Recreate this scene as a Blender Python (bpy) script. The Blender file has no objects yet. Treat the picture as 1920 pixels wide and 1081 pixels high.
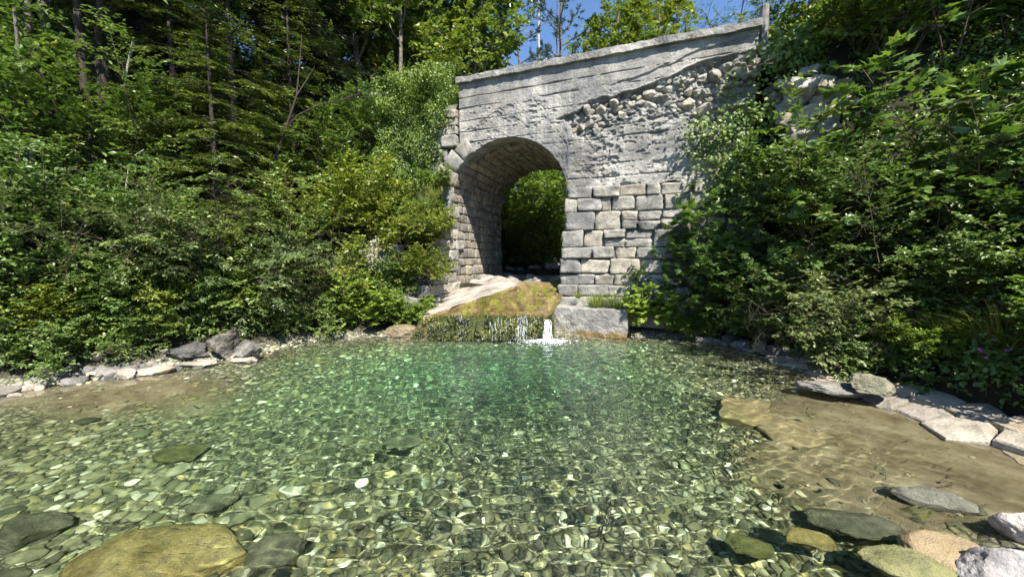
import bpy, math, numpy as np
from mathutils import Vector
R = math.radians
sc = bpy.context.scene
COL = sc.collection

# ------------------------------------------------------------------ camera
CAM_H = 1.7
PITCH = R(4.53)
cam = bpy.data.objects.new('camera', bpy.data.cameras.new('camera'))
COL.objects.link(cam)
cam.location = (0, 0, CAM_H)
cam.rotation_euler = (R(90) - PITCH, 0, 0)
cam.data.sensor_width = 36
cam.data.lens = 700 / 1920 * 36
cam.data.clip_start = 0.05
cam.data.clip_end = 2000
sc.camera = cam

# ------------------------------------------------------------------ sky and sun
SUN_AZ, SUN_EL = R(157), R(52)
world = bpy.data.worlds.new('World')
sc.world = world
world.use_nodes = True
wn = world.node_tree
sky = wn.nodes.new('ShaderNodeTexSky')
sky.sky_type = 'NISHITA'
sky.sun_disc = False
sky.sun_elevation = SUN_EL
sky.sun_rotation = SUN_AZ
sky.altitude = 900
sky.air_density = 1.0
sky.dust_density = 0.0
sky.ozone_density = 6.0
wn.links.new(sky.outputs[0], wn.nodes['Background'].inputs[0])
wn.nodes['Background'].inputs[1].default_value = 0.10
sl = bpy.data.lights.new('sun', 'SUN')
sl.energy = 5.0
sl.angle = R(0.5)
sl.color = (1.0, 0.95, 0.86)
sl.cycles.is_caustics_light = True
sun = bpy.data.objects.new('sun', sl)
COL.objects.link(sun)
sdir = Vector((math.sin(SUN_AZ) * math.cos(SUN_EL), math.cos(SUN_AZ) * math.cos(SUN_EL), math.sin(SUN_EL)))
sun.rotation_euler = sdir.to_track_quat('Z', 'Y').to_euler()
sun.location = sdir * 60
sc.view_settings.view_transform = 'Standard'
sc.view_settings.look = 'None'
sc.view_settings.exposure = 1.35
sc.view_settings.gamma = 1.0
sc.cycles.use_denoising = True
sc.cycles.denoiser = 'OPENIMAGEDENOISE'
sc.cycles.max_bounces = 6
sc.cycles.diffuse_bounces = 2
sc.cycles.glossy_bounces = 3
sc.cycles.transmission_bounces = 4
sc.cycles.use_adaptive_sampling = True
sc.cycles.adaptive_threshold = 0.02
sc.cycles.sample_clamp_indirect = 6.0

# ------------------------------------------------------------------ helpers
ANG = R(20.8)
CA, SA = math.cos(ANG), math.sin(ANG)
WT = 9.0                                   # bridge face distance


def W(s, t, z):
    """bridge frame (along the wall, into the wall, up) -> world"""
    return np.stack(np.broadcast_arrays(s * CA + t * SA, -s * SA + t * CA, z), -1).astype(float)


def to_st(X, Y):
    return X * CA - Y * SA, X * SA + Y * CA


def ray(px, py):
    a, b = (px - 960) / 700.0, (540.5 - py) / 700.0
    c, s_ = math.cos(PITCH), math.sin(PITCH)
    return np.array([a, c + b * s_, -s_ + b * c])


def hz(px, py, z):
    d = ray(px, py)
    k = (z - CAM_H) / d[2]
    return np.array([d[0] * k, d[1] * k, z])


def hw(px, py, t=WT):
    """pixel -> (s, z) on the bridge plane at depth t"""
    d = ray(px, py)
    k = t / (d[0] * SA + d[1] * CA)
    return (d[0] * CA - d[1] * SA) * k, CAM_H + d[2] * k


def at(px, py, Y):
    d = ray(px, py)
    k = Y / d[1]
    return np.array([d[0] * k, Y, CAM_H + d[2] * k])


def _h(ix, iy, iz, seed):
    n = (ix.astype(np.int64) * 374761393 + iy.astype(np.int64) * 668265263 + iz.astype(np.int64) * 2147483647 + seed * 144665) & 0x7fffffff
    n = ((n ^ (n >> 13)) * 1274126177) & 0x7fffffff
    return ((n ^ (n >> 16)) & 0xffff) / 65535.0


def vn(x, y, z=0.0, seed=0):
    x, y, z = np.broadcast_arrays(np.asarray(x, float), np.asarray(y, float), np.asarray(z, float))
    xi, yi, zi = np.floor(x), np.floor(y), np.floor(z)
    fx, fy, fz = x - xi, y - yi, z - zi
    fx, fy, fz = fx * fx * (3 - 2 * fx), fy * fy * (3 - 2 * fy), fz * fz * (3 - 2 * fz)
    xi, yi, zi = xi.astype(np.int64), yi.astype(np.int64), zi.astype(np.int64)
    r = 0
    for dz in (0, 1):
        wz = fz if dz else 1 - fz
        for dy in (0, 1):
            wy = fy if dy else 1 - fy
            a = _h(xi, yi + dy, zi + dz, seed)
            b = _h(xi + 1, yi + dy, zi + dz, seed)
            r = r + wz * wy * (a + (b - a) * fx)
    return r * 2 - 1


def fbm(x, y, z=0.0, seed=0, oct=4, gain=0.5):
    r, a, f, n = 0, 1.0, 1.0, 0
    for o in range(oct):
        r = r + a * vn(np.asarray(x) * f, np.asarray(y) * f, np.asarray(z) * f, seed + o * 17)
        n += a
        a *= gain
        f *= 2.03
    return r / n


def ss(a, b, x):
    t = np.clip((np.asarray(x, float) - a) / (b - a), 0, 1)
    return t * t * (3 - 2 * t)


def cross(a, b):
    a, b = np.broadcast_arrays(a, b)
    a0, a1, a2, b0, b1, b2 = a[..., 0], a[..., 1], a[..., 2], b[..., 0], b[..., 1], b[..., 2]
    r_ = np.empty(a.shape)
    r_[..., 0] = a1 * b2 - a2 * b1
    r_[..., 1] = a2 * b0 - a0 * b2
    r_[..., 2] = a0 * b1 - a1 * b0
    return r_


def nrm(v):
    return v / np.maximum(np.sqrt((v * v).sum(-1, keepdims=True)), 1e-9)


def mesh(name, v, faces, mats=None, smooth=True, attr=None, mi=None, col=None):
    """faces: one (n,k) array or a list of such arrays"""
    v = np.asarray(v, dtype=np.float32).reshape(-1, 3)
    fl = faces if isinstance(faces, list) else [faces]
    fl = [np.asarray(f, dtype=np.int32) for f in fl if len(f)]
    m = bpy.data.meshes.new(name)
    m.vertices.add(len(v))
    m.vertices.foreach_set('co', v.ravel())
    loops = np.concatenate([f.ravel() for f in fl])
    tot = np.concatenate([np.full(len(f), f.shape[1], np.int32) for f in fl])
    st = np.concatenate([[0], np.cumsum(tot)[:-1]]).astype(np.int32)
    m.loops.add(len(loops))
    m.loops.foreach_set('vertex_index', loops)
    m.polygons.add(len(tot))
    m.polygons.foreach_set('loop_start', st)
    if mats is not None:
        for x in (mats if isinstance(mats, (list, tuple)) else [mats]):
            m.materials.append(x)
    if mi is not None:
        m.polygons.foreach_set('material_index', np.asarray(mi, np.int32))
    m.update(calc_edges=True)
    m.polygons.foreach_set('use_smooth', np.full(len(tot), bool(smooth)))
    if attr is not None:
        for k, a in attr.items():
            at_ = m.attributes.new(k, 'FLOAT', 'POINT')
            at_.data.foreach_set('value', np.asarray(a, np.float32))
    if col is not None:
        at_ = m.attributes.new('Col', 'FLOAT_COLOR', 'POINT')
        c4 = np.ones((len(v), 4), np.float32)
        c4[:, :3] = col
        at_.data.foreach_set('color', c4.ravel())
    return m


def obj(name, data, parent=None, loc=None, rot=None, scale=None, label=None, cat=None, group=None, kind=None):
    o = bpy.data.objects.new(name, data)
    COL.objects.link(o)
    if loc is not None:
        o.location = [float(q) for q in loc]
    if rot is not None:
        o.rotation_euler = rot
    if scale is not None:
        o.scale = scale if hasattr(scale, '__len__') else (scale,) * 3
    if parent is not None:
        o.parent = parent
    for k, x in (('label', label), ('category', cat), ('group', group), ('kind', kind)):
        if x:
            o[k] = x
    return o


def grid_faces(nu, nv, keep=None):
    i = (np.arange(nv - 1)[:, None] * nu + np.arange(nu - 1)[None]).ravel()
    q = np.stack([i, i + 1, i + 1 + nu, i + nu], -1)
    return q if keep is None else q[keep.ravel()]


def compact(v, f, *arrs):
    u, inv = np.unique(f, return_inverse=True)
    return (v[u], inv.reshape(f.shape)) + tuple(a[u] for a in arrs)


def receiver(o):
    o.cycles.is_caustics_receiver = True
    return o


# ------------------------------------------------------------------ materials
def new_mat(name):
    m = bpy.data.materials.new(name)
    m.use_nodes = True
    m.node_tree.nodes.clear()
    return m, m.node_tree


class NT:
    """tiny node helper"""

    def __init__(s, name):
        s.m, s.t = new_mat(name)
        s.out = s.n('OutputMaterial')

    def n(s, typ, **kw):
        x = s.t.nodes.new('ShaderNode' + typ)
        for k, val in kw.items():
            setattr(x, k, val)
        return x

    def l(s, a, b):
        s.t.links.new(a, b)

    def pos(s, scale=1.0, stretch=None):
        g = s.n('NewGeometry')
        if stretch is None:
            return g.outputs['Position']
        mp = s.n('Mapping')
        mp.inputs['Scale'].default_value = stretch
        s.l(g.outputs['Position'], mp.inputs['Vector'])
        return mp.outputs[0]

    def noise(s, vec, scale, detail=4, rough=0.55, dist=0.0):
        x = s.n('TexNoise')
        x.inputs['Scale'].default_value = scale
        x.inputs['Detail'].default_value = detail
        x.inputs['Roughness'].default_value = rough
        x.inputs['Distortion'].default_value = dist
        s.l(vec, x.inputs['Vector'])
        return x.outputs['Fac']

    def vor(s, vec, scale, feature='F1'):
        x = s.n('TexVoronoi', feature=feature)
        x.inputs['Scale'].default_value = scale
        s.l(vec, x.inputs['Vector'])
        return x

    def ramp(s, fac, stops, interp='LINEAR'):
        x = s.n('ValToRGB')
        cr = x.color_ramp
        cr.interpolation = interp
        while len(cr.elements) < len(stops):
            cr.elements.new(0.5)
        for e, (p, c) in zip(cr.elements, stops):
            e.position = p
            e.color = (c[0], c[1], c[2], 1) if hasattr(c, '__len__') else (c, c, c, 1)
        s.l(fac, x.inputs[0])
        return x.outputs[0]

    def mix(s, a, b, fac, mode='MIX'):
        x = s.n('Mix', data_type='RGBA', blend_type=mode)
        for sock, val in ((x.inputs[6], a), (x.inputs[7], b), (x.inputs[0], fac)):
            if isinstance(val, (int, float)):
                sock.default_value = val
            elif isinstance(val, tuple):
                sock.default_value = (val[0], val[1], val[2], 1)
            else:
                s.l(val, sock)
        return x.outputs[2]

    def math(s, op, a, b=0.0, c=None):
        x = s.n('Math', operation=op)
        for i, val in enumerate((a, b, c)):
            if val is None:
                continue
            if isinstance(val, (int, float)):
                x.inputs[i].default_value = val
            else:
                s.l(val, x.inputs[i])
        return x.outputs[0]

    def bump(s, h, strength=0.5, dist=0.02, normal=None):
        x = s.n('Bump')
        x.inputs['Strength'].default_value = strength
        x.inputs['Distance'].default_value = dist
        s.l(h, x.inputs['Height'])
        if normal is not None:
            s.l(normal, x.inputs['Normal'])
        return x.outputs[0]

    def attr(s, name):
        x = s.n('Attribute')
        x.attribute_name = name
        return x

    def pbr(s, color, rough=0.8, normal=None, spec=0.3, **kw):
        p = s.n('BsdfPrincipled')
        for k, val in (('Base Color', color), ('Roughness', rough), ('Specular IOR Level', spec)):
            if isinstance(val, (int, float)):
                p.inputs[k].default_value = val
            elif isinstance(val, tuple):
                p.inputs[k].default_value = (val[0], val[1], val[2], 1)
            else:
                s.l(val, p.inputs[k])
        if normal is not None:
            s.l(normal, p.inputs['Normal'])
        for k, val in kw.items():
            p.inputs[k].default_value = val
        return p.outputs[0]

    def done(s, bsdf):
        s.l(bsdf, s.out.inputs['Surface'])
        return s.m


def mat_stone(name, stops, wet=False, lichen=0.35, bump=0.6, scale=1.0):
    n = NT(name)
    p = n.pos()
    a = n.noise(p, 2.2 * scale, 6, 0.62, 0.3)
    c = n.ramp(a, stops)
    oi = n.n('ObjectInfo')
    c = n.mix(c, n.ramp(oi.outputs['Random'], [(0, (0.62, 0.62, 0.64)), (0.45, (1, 0.98, 0.94)), (0.75, (1.12, 1.02, 0.86)), (1, (0.85, 0.87, 0.9))]), 0.8, 'MULTIPLY')
    li = n.ramp(n.noise(p, 6.5 * scale, 5, 0.7), [(0.47, 0.0), (0.6, 1.0)])
    c = n.mix(c, (0.085, 0.085, 0.08), n.math('MULTIPLY', li, lichen))
    sp = n.ramp(n.noise(p, 38 * scale, 3, 0.6), [(0.3, 0.72), (0.65, 1.12)])
    c = n.mix(c, sp, 0.7, 'MULTIPLY')
    h = n.math('ADD', n.noise(p, 9 * scale, 6, 0.65), n.math('MULTIPLY', n.noise(p, 45 * scale, 3), 0.3))
    return n.done(n.pbr(c, 0.35 if wet else 0.9, n.bump(h, bump, 0.05), 0.4 if wet else 0.2))


LIME = [(0.25, (0.13, 0.127, 0.118)), (0.45, (0.26, 0.25, 0.225)), (0.62, (0.38, 0.365, 0.325)), (0.8, (0.5, 0.48, 0.43))]
M_STONE = mat_stone('limestone_block', LIME, lichen=0.4)
M_BARREL = mat_stone('barrel_stone', [(0.28, (0.13, 0.118, 0.095)), (0.5, (0.27, 0.245, 0.2)), (0.75, (0.42, 0.385, 0.32))], lichen=0.55)
M_RUBBLE = mat_stone('rubble_stone', [(0.25, (0.2, 0.19, 0.16)), (0.5, (0.34, 0.32, 0.27)), (0.8, (0.52, 0.49, 0.42))], lichen=0.25, scale=1.6)
M_ROCK = mat_stone('bank_rock', [(0.3, (0.07, 0.068, 0.064)), (0.5, (0.19, 0.185, 0.17)), (0.75, (0.38, 0.36, 0.33))], lichen=0.5)
M_CRAG = mat_stone('craggy_rock', [(0.3, (0.04, 0.04, 0.036)), (0.48, (0.12, 0.118, 0.105)), (0.72, (0.32, 0.3, 0.27))], lichen=0.6, bump=1.0, scale=1.5)
M_PALE = mat_stone('pale_rock', [(0.28, (0.17, 0.15, 0.12)), (0.5, (0.32, 0.285, 0.235)), (0.75, (0.46, 0.42, 0.35))], lichen=0.15)
M_SHELF = mat_stone('shelf_rock', [(0.2, (0.2, 0.165, 0.11)), (0.5, (0.3, 0.25, 0.17)), (0.8, (0.38, 0.33, 0.24))], lichen=0.12, bump=0.25)
M_WHITE = mat_stone('white_rock', [(0.28, (0.2, 0.18, 0.175)), (0.5, (0.4, 0.375, 0.36)), (0.75, (0.58, 0.56, 0.54))], lichen=0.35, scale=2)
M_BROWNROCK = mat_stone('brown_rock', [(0.25, (0.13, 0.1, 0.06)), (0.5, (0.26, 0.2, 0.11)), (0.8, (0.36, 0.29, 0.18))], wet=True, lichen=0.15, scale=2.5)
M_OLIVEROCK = mat_stone('olive_rock', [(0.25, (0.09, 0.095, 0.045)), (0.5, (0.2, 0.2, 0.085)), (0.8, (0.32, 0.3, 0.14))], lichen=0.2, scale=2.5)
M_GREYROCK = mat_stone('grey_green_rock', [(0.28, (0.07, 0.072, 0.055)), (0.5, (0.18, 0.18, 0.135)), (0.75, (0.33, 0.32, 0.25))], lichen=0.2, scale=2.5)
M_YELLOWROCK = mat_stone('yellow_rock', [(0.3, (0.2, 0.16, 0.07)), (0.5, (0.36, 0.295, 0.145)), (0.7, (0.52, 0.44, 0.25))], lichen=0.4, scale=2.2, bump=0.7)


def mat_concrete(name, warm=0.0):
    n = NT(name)
    p = n.pos()
    a = n.noise(p, 1.1, 8, 0.66, 0.4)
    c = n.ramp(a, [(0.3, (0.115, 0.112, 0.103)), (0.45, (0.245, 0.236, 0.214)), (0.57, (0.38, 0.362, 0.322)), (0.72, (0.58, 0.55, 0.485))])
    st = n.ramp(n.noise(n.pos(stretch=(3.0, 3.0, 0.28)), 1.3, 5, 0.6), [(0.42, 0.0), (0.58, 1.0)])
    pa = n.ramp(n.noise(p, 0.45, 4, 0.6), [(0.45, 0.0), (0.62, 1.0)])
    c = n.mix(c, (0.15, 0.155, 0.17), n.math('MULTIPLY', n.math('MULTIPLY', st, pa), 0.62))
    c = n.mix(c, (0.42, 0.36, 0.27), n.math('MULTIPLY', n.ramp(n.noise(p, 0.8, 4), [(0.55, 0.0), (0.75, 1.0)]), 0.4 + warm))
    bd = n.ramp(n.noise(n.pos(stretch=(0.8, 0.8, 9.0)), 2.2, 5, 0.65, 0.3), [(0.36, 0.55), (0.46, 1.0), (0.62, 1.08)])
    c = n.mix(c, bd, 0.45, 'MULTIPLY')
    sp = n.ramp(n.noise(p, 30, 5, 0.75), [(0.3, 0.5), (0.62, 1.18)])
    c = n.mix(c, sp, 0.9, 'MULTIPLY')
    h = n.math('ADD', n.noise(p, 14, 8, 0.75), n.math('MULTIPLY', n.noise(p, 60, 3), 0.35))
    return n.done(n.pbr(c, 0.92, n.bump(h, 0.75, 0.05), 0.2))


M_CONC = mat_concrete('weathered_concrete')
M_CONCW = mat_concrete('warm_concrete', 0.25)


def mat_plinth():
    n = NT('plinth_concrete')
    p = n.pos()
    c = n.ramp(n.noise(p, 2.2, 8, 0.7, 0.4), [(0.3, (0.12, 0.118, 0.11)), (0.5, (0.26, 0.25, 0.225)), (0.72, (0.42, 0.4, 0.35))])
    c = n.mix(c, n.ramp(n.noise(p, 28, 4, 0.7), [(0.3, 0.6), (0.65, 1.15)]), 0.85, 'MULTIPLY')
    sx = n.n('SeparateXYZ')
    n.l(p, sx.inputs[0])
    hgt = n.math('ADD', sx.outputs[2], n.math('MULTIPLY', n.noise(p, 4, 5, 0.6), -0.3))
    c = n.mix(c, n.ramp(n.noise(p, 12, 5, 0.7), [(0.3, (0.09, 0.06, 0.02)), (0.7, (0.28, 0.19, 0.075))]), n.ramp(n.math('ADD', hgt, 0.5), [(0.4, 1.0), (0.52, 0.0)]))
    h = n.math('ADD', n.noise(p, 9, 7, 0.7), n.math('MULTIPLY', n.noise(p, 50, 3), 0.35))
    return n.done(n.pbr(c, 0.85, n.bump(h, 0.9, 0.06), 0.25))


M_PLINTH = mat_plinth()


def mat_plain(name, a, b, scale=6, rough=0.9, bump=0.4, spec=0.2, dist=0.03):
    n = NT(name)
    p = n.pos()
    f = n.noise(p, scale, 6, 0.65)
    c = n.ramp(f, [(0.3, a), (0.7, b)])
    return n.done(n.pbr(c, rough, n.bump(n.noise(p, scale * 3, 5, 0.7), bump, dist), spec))


M_MORTAR = mat_plain('old_mortar', (0.09, 0.085, 0.072), (0.27, 0.255, 0.22), 5)
M_DARKJOINT = mat_plain('dark_joint', (0.05, 0.045, 0.04), (0.13, 0.12, 0.1), 6)
M_BARK = mat_plain('grey_bark', (0.06, 0.052, 0.042), (0.2, 0.18, 0.15), 9)
M_BARKD = mat_plain('dark_bark', (0.025, 0.02, 0.016), (0.075, 0.06, 0.048), 9)
M_DEAD = mat_plain('bleached_wood', (0.25, 0.23, 0.2), (0.5, 0.47, 0.42), 8)
M_TWIG = mat_plain('twig', (0.05, 0.042, 0.028), (0.13, 0.105, 0.07), 12)
M_POST = mat_plain('post_concrete', (0.13, 0.128, 0.12), (0.27, 0.26, 0.24), 10)


def mat_ground():
    n = NT('soil_and_gravel')
    p = n.pos()
    soil = n.ramp(n.noise(p, 2.2, 7, 0.65), [(0.3, (0.012, 0.011, 0.006)), (0.55, (0.026, 0.024, 0.012)), (0.75, (0.05, 0.045, 0.024))])  # soil nearly black, so gaps between foliage look shaded
    v = n.vor(p, 17)
    sepc = n.n('SeparateColor')
    n.l(v.outputs['Color'], sepc.inputs[0])
    peb = n.ramp(sepc.outputs[0], [(0.0, (0.12, 0.12, 0.09)), (0.35, (0.22, 0.22, 0.15)), (0.65, (0.34, 0.33, 0.23)), (0.9, (0.46, 0.45, 0.33)), (1.0, (0.6, 0.58, 0.46))])
    edge = n.vor(p, 17, 'DISTANCE_TO_EDGE')
    peb = n.mix(peb, (0.02, 0.022, 0.016), n.ramp(edge.outputs['Distance'], [(0.0, 0.8), (0.2, 0.0)]))
    sand = n.ramp(n.noise(p, 2.4, 8, 0.68, 0.4), [(0.3, (0.1, 0.08, 0.045)), (0.48, (0.2, 0.168, 0.105)), (0.7, (0.34, 0.295, 0.2))])
    c = n.mix(soil, peb, n.attr('bed').outputs['Fac'])
    c = n.mix(c, sand, n.attr('sand').outputs['Fac'])
    hb = n.math('MULTIPLY', n.ramp(edge.outputs['Distance'], [(0.0, 0.0), (0.25, 1.0)]), n.math('SUBTRACT', n.attr('bed').outputs['Fac'], n.attr('sand').outputs['Fac']))
    h = n.math('ADD', hb, n.math('MULTIPLY', n.noise(p, 12, 5, 0.65), 0.5))
    return n.done(n.pbr(c, 0.9, n.bump(h, 0.6, 0.04), 0.2))


M_GROUND = mat_ground()


def mat_vcol(name, rough=0.75, bump=0.3, spec=0.3, nscale=30):
    n = NT(name)
    p = n.pos()
    c = n.attr('Col').outputs['Color']
    c = n.mix(c, n.ramp(n.noise(p, nscale, 4, 0.6), [(0.3, 0.7), (0.7, 1.2)]), 0.8, 'MULTIPLY')
    return n.done(n.pbr(c, rough, n.bump(n.noise(p, nscale * 1.5, 3), bump, 0.01), spec))


M_PEB = mat_vcol('pebble')


def mat_pebble_obj():
    n = NT('cobble')
    p = n.pos()
    oi = n.n('ObjectInfo')
    c = n.ramp(oi.outputs['Random'], [(0.0, (0.075, 0.08, 0.06)), (0.25, (0.14, 0.15, 0.095)), (0.5, (0.21, 0.22, 0.14)), (0.75, (0.29, 0.28, 0.18)), (0.9, (0.4, 0.39, 0.28)), (1, (0.58, 0.58, 0.46))])
    c = n.mix(c, n.ramp(n.noise(p, 22, 5, 0.65), [(0.3, 0.6), (0.7, 1.25)]), 0.9, 'MULTIPLY')
    return n.done(n.pbr(c, 0.75, n.bump(n.noise(p, 30, 4), 0.3, 0.01), 0.3))


M_COB = mat_pebble_obj()


def mat_water():
    n = NT('clear_green_water')
    dep = n.attr('depth').outputs['Fac']
    tint = n.ramp(dep, [(0.0, (0.99, 0.985, 0.95)), (0.28, (0.89, 0.945, 0.83)), (0.6, (0.73, 0.9, 0.73)), (1.0, (0.5, 0.81, 0.62))])
    rf = n.n('BsdfRefraction')
    rf.inputs['IOR'].default_value = 1.333
    rf.inputs['Roughness'].default_value = 0.0
    n.l(tint, rf.inputs['Color'])
    gl = n.n('BsdfGlossy')
    gl.inputs['Roughness'].default_value = 0.0
    gl.inputs['Color'].default_value = (1, 1, 1, 1)
    fr = n.n('Fresnel')
    fr.inputs['IOR'].default_value = 1.333
    mx = n.n('MixShader')
    n.l(fr.outputs[0], mx.inputs[0])
    n.l(rf.outputs[0], mx.inputs[1])
    n.l(gl.outputs[0], mx.inputs[2])
    # fine silt held in the deep water scatters a little light back
    df = n.n('BsdfDiffuse')
    df.inputs['Color'].default_value = (0.3, 0.52, 0.36, 1)
    m2 = n.n('MixShader')
    n.l(n.math('MULTIPLY', n.math('SUBTRACT', dep, 0.3), 0.075), m2.inputs[0])
    n.l(mx.outputs[0], m2.inputs[1])
    n.l(df.outputs[0], m2.inputs[2])
    return n.done(m2.outputs[0])


M_WATER = mat_water()


def mat_leaf(name, stops, trans=0.32, rough=0.38, spec=0.5, ttint=(1.15, 1.25, 0.5), jitter=0.5):
    n = NT(name)
    v = n.attr('v').outputs['Fac']
    c = n.ramp(v, stops)
    oi = n.n('ObjectInfo')
    c = n.mix(c, n.ramp(oi.outputs['Random'], [(0, (0.68, 0.82, 0.85)), (0.5, (1, 1, 1)), (1, (1.3, 1.15, 0.8))]), jitter, 'MULTIPLY')
    b = n.pbr(c, rough, None, spec)
    tr = n.n('BsdfTranslucent')
    n.l(n.mix(c, ttint, 1.0, 'MULTIPLY'), tr.inputs['Color'])
    mx = n.n('MixShader')
    mx.inputs[0].default_value = trans
    n.l(b, mx.inputs[1])
    n.l(tr.outputs[0], mx.inputs[2])
    return n.done(mx.outputs[0])


M_LEAF = mat_leaf('leaf_mid_green', [(0, (0.06, 0.105, 0.024)), (0.5, (0.125, 0.198, 0.045)), (0.9, (0.21, 0.28, 0.07)), (1, (0.3, 0.29, 0.1))])
M_LEAFD = mat_leaf('leaf_dark_green', [(0, (0.05, 0.092, 0.026)), (0.5, (0.1, 0.17, 0.044)), (1, (0.18, 0.25, 0.07))], spec=0.5, rough=0.36)
M_LEAFY = mat_leaf('leaf_yellow_green', [(0, (0.11, 0.16, 0.022)), (0.5, (0.19, 0.245, 0.035)), (0.9, (0.28, 0.3, 0.05)), (1, (0.36, 0.29, 0.07))])
M_LEAFB = mat_leaf('leaf_bright', [(0, (0.1, 0.17, 0.025)), (0.5, (0.18, 0.27, 0.045)), (1, (0.28, 0.36, 0.07))], trans=0.4)
M_LEAFG = mat_leaf('leaf_grey_green', [(0, (0.075, 0.115, 0.04)), (0.5, (0.13, 0.18, 0.065)), (1, (0.23, 0.27, 0.11))], spec=0.5, rough=0.35)
M_SPRUCE = mat_leaf('spruce_needles', [(0, (0.03, 0.06, 0.016)), (0.5, (0.09, 0.14, 0.028)), (1, (0.2, 0.24, 0.045))], trans=0.15, jitter=0.3)
M_PINE = mat_leaf('pine_needles', [(0, (0.04, 0.07, 0.035)), (0.5, (0.08, 0.12, 0.055)), (1, (0.14, 0.17, 0.075))], trans=0.15, jitter=0.3)
M_GRASS = mat_leaf('grass_blade', [(0, (0.1, 0.15, 0.03)), (0.6, (0.19, 0.25, 0.055)), (0.85, (0.28, 0.29, 0.08)), (1, (0.42, 0.35, 0.17))], trans=0.35)
M_IVY = mat_leaf('ivy_leaf', [(0, (0.04, 0.08, 0.018)), (0.5, (0.11, 0.18, 0.03)), (1, (0.21, 0.28, 0.05))], spec=0.45, rough=0.38)
M_PURPLE = mat_plain('purple_petal', (0.3, 0.09, 0.34), (0.45, 0.16, 0.5), 20)
M_BERRY = mat_plain('orange_berry', (0.4, 0.06, 0.02), (0.5, 0.1, 0.04), 20, rough=0.4)


# ------------------------------------------------------------------ terrain
SHORE = np.array([
    (-6.45, 4.65), (-5.6, 5.75), (-5.05, 6.0), (-4.5, 6.55), (-4.45, 7.3), (-3.9, 7.75), (-2.9, 8.05), (-1.9, 7.95), (0.9, 7.95),
    (1.0, 8.15), (2.5, 8.1), (3.3, 7.9), (4.1, 7.6), (4.5, 6.8), (4.5, 5.9), (4.35, 5.3), (4.15, 4.7), (4.3, 4.0), (4.35, 3.3), (4.1, 2.7),
    (3.0, 1.75), (2.0, 1.15), (0.8, 0.75), (-1.0, 0.55), (-3.0, 0.3), (-5.0, -0.3), (-8.5, -0.6), (-9.5, 1.5), (-8.0, 3.6)])


def shore_dist(X, Y):
    X, Y = np.asarray(X, float), np.asarray(Y, float)
    best = np.full(X.shape, 1e9)
    ins = np.zeros(X.shape, bool)
    n = len(SHORE)
    for i in range(n):
        ax, ay = SHORE[i]
        bx, by = SHORE[(i + 1) % n]
        ex, ey = bx - ax, by - ay
        k = np.clip(((X - ax) * ex + (Y - ay) * ey) / (ex * ex + ey * ey), 0, 1)
        best = np.minimum(best, (X - ax - k * ex) ** 2 + (Y - ay - k * ey) ** 2)
        c = (ay > Y) != (by > Y)
        ins ^= c & (X < (bx - ax) * (Y - ay) / (by - ay + 1e-12) + ax)
    d = np.sqrt(best)
    return np.where(ins, -d, d)


def pool_depth(X, Y):
    dp = 0.36 + 0.62 * np.exp(-(((X - 0.0) / 2.6) ** 2 + ((Y - 5.9) / 1.9) ** 2))
    dp = dp + 0.12 * np.exp(-(((X + 2.2) / 1.6) ** 2 + ((Y - 4.2) / 1.5) ** 2))
    dp = dp - 0.27 * ss(0.0, 1.0, 1.25 - np.hypot((X + 5.0) / 1.6, (Y - 4.85) / 0.95))
    dp = dp - 0.12 * ss(-3.6, -5.2, X)
    dp = dp - 0.17 * ss(1.7, 3.1, X + 0.15 * (Y - 4)) * ss(7.3, 6.0, Y)
    dp = dp - 0.12 * ss(2.7, 1.4, Y)
    return np.clip(dp, 0.07, 2)


JR_ = -2.0


def shelf_mask(X, Y):
    e = np.hypot((X - 4.35) / 2.15, (Y - 3.75 - .25 * (X - 4.3)) / 1.55) + 0.38 * fbm(X * 1.6, Y * 1.6, seed=13, oct=4)
    return ss(1.16, 0.8, e)


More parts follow.
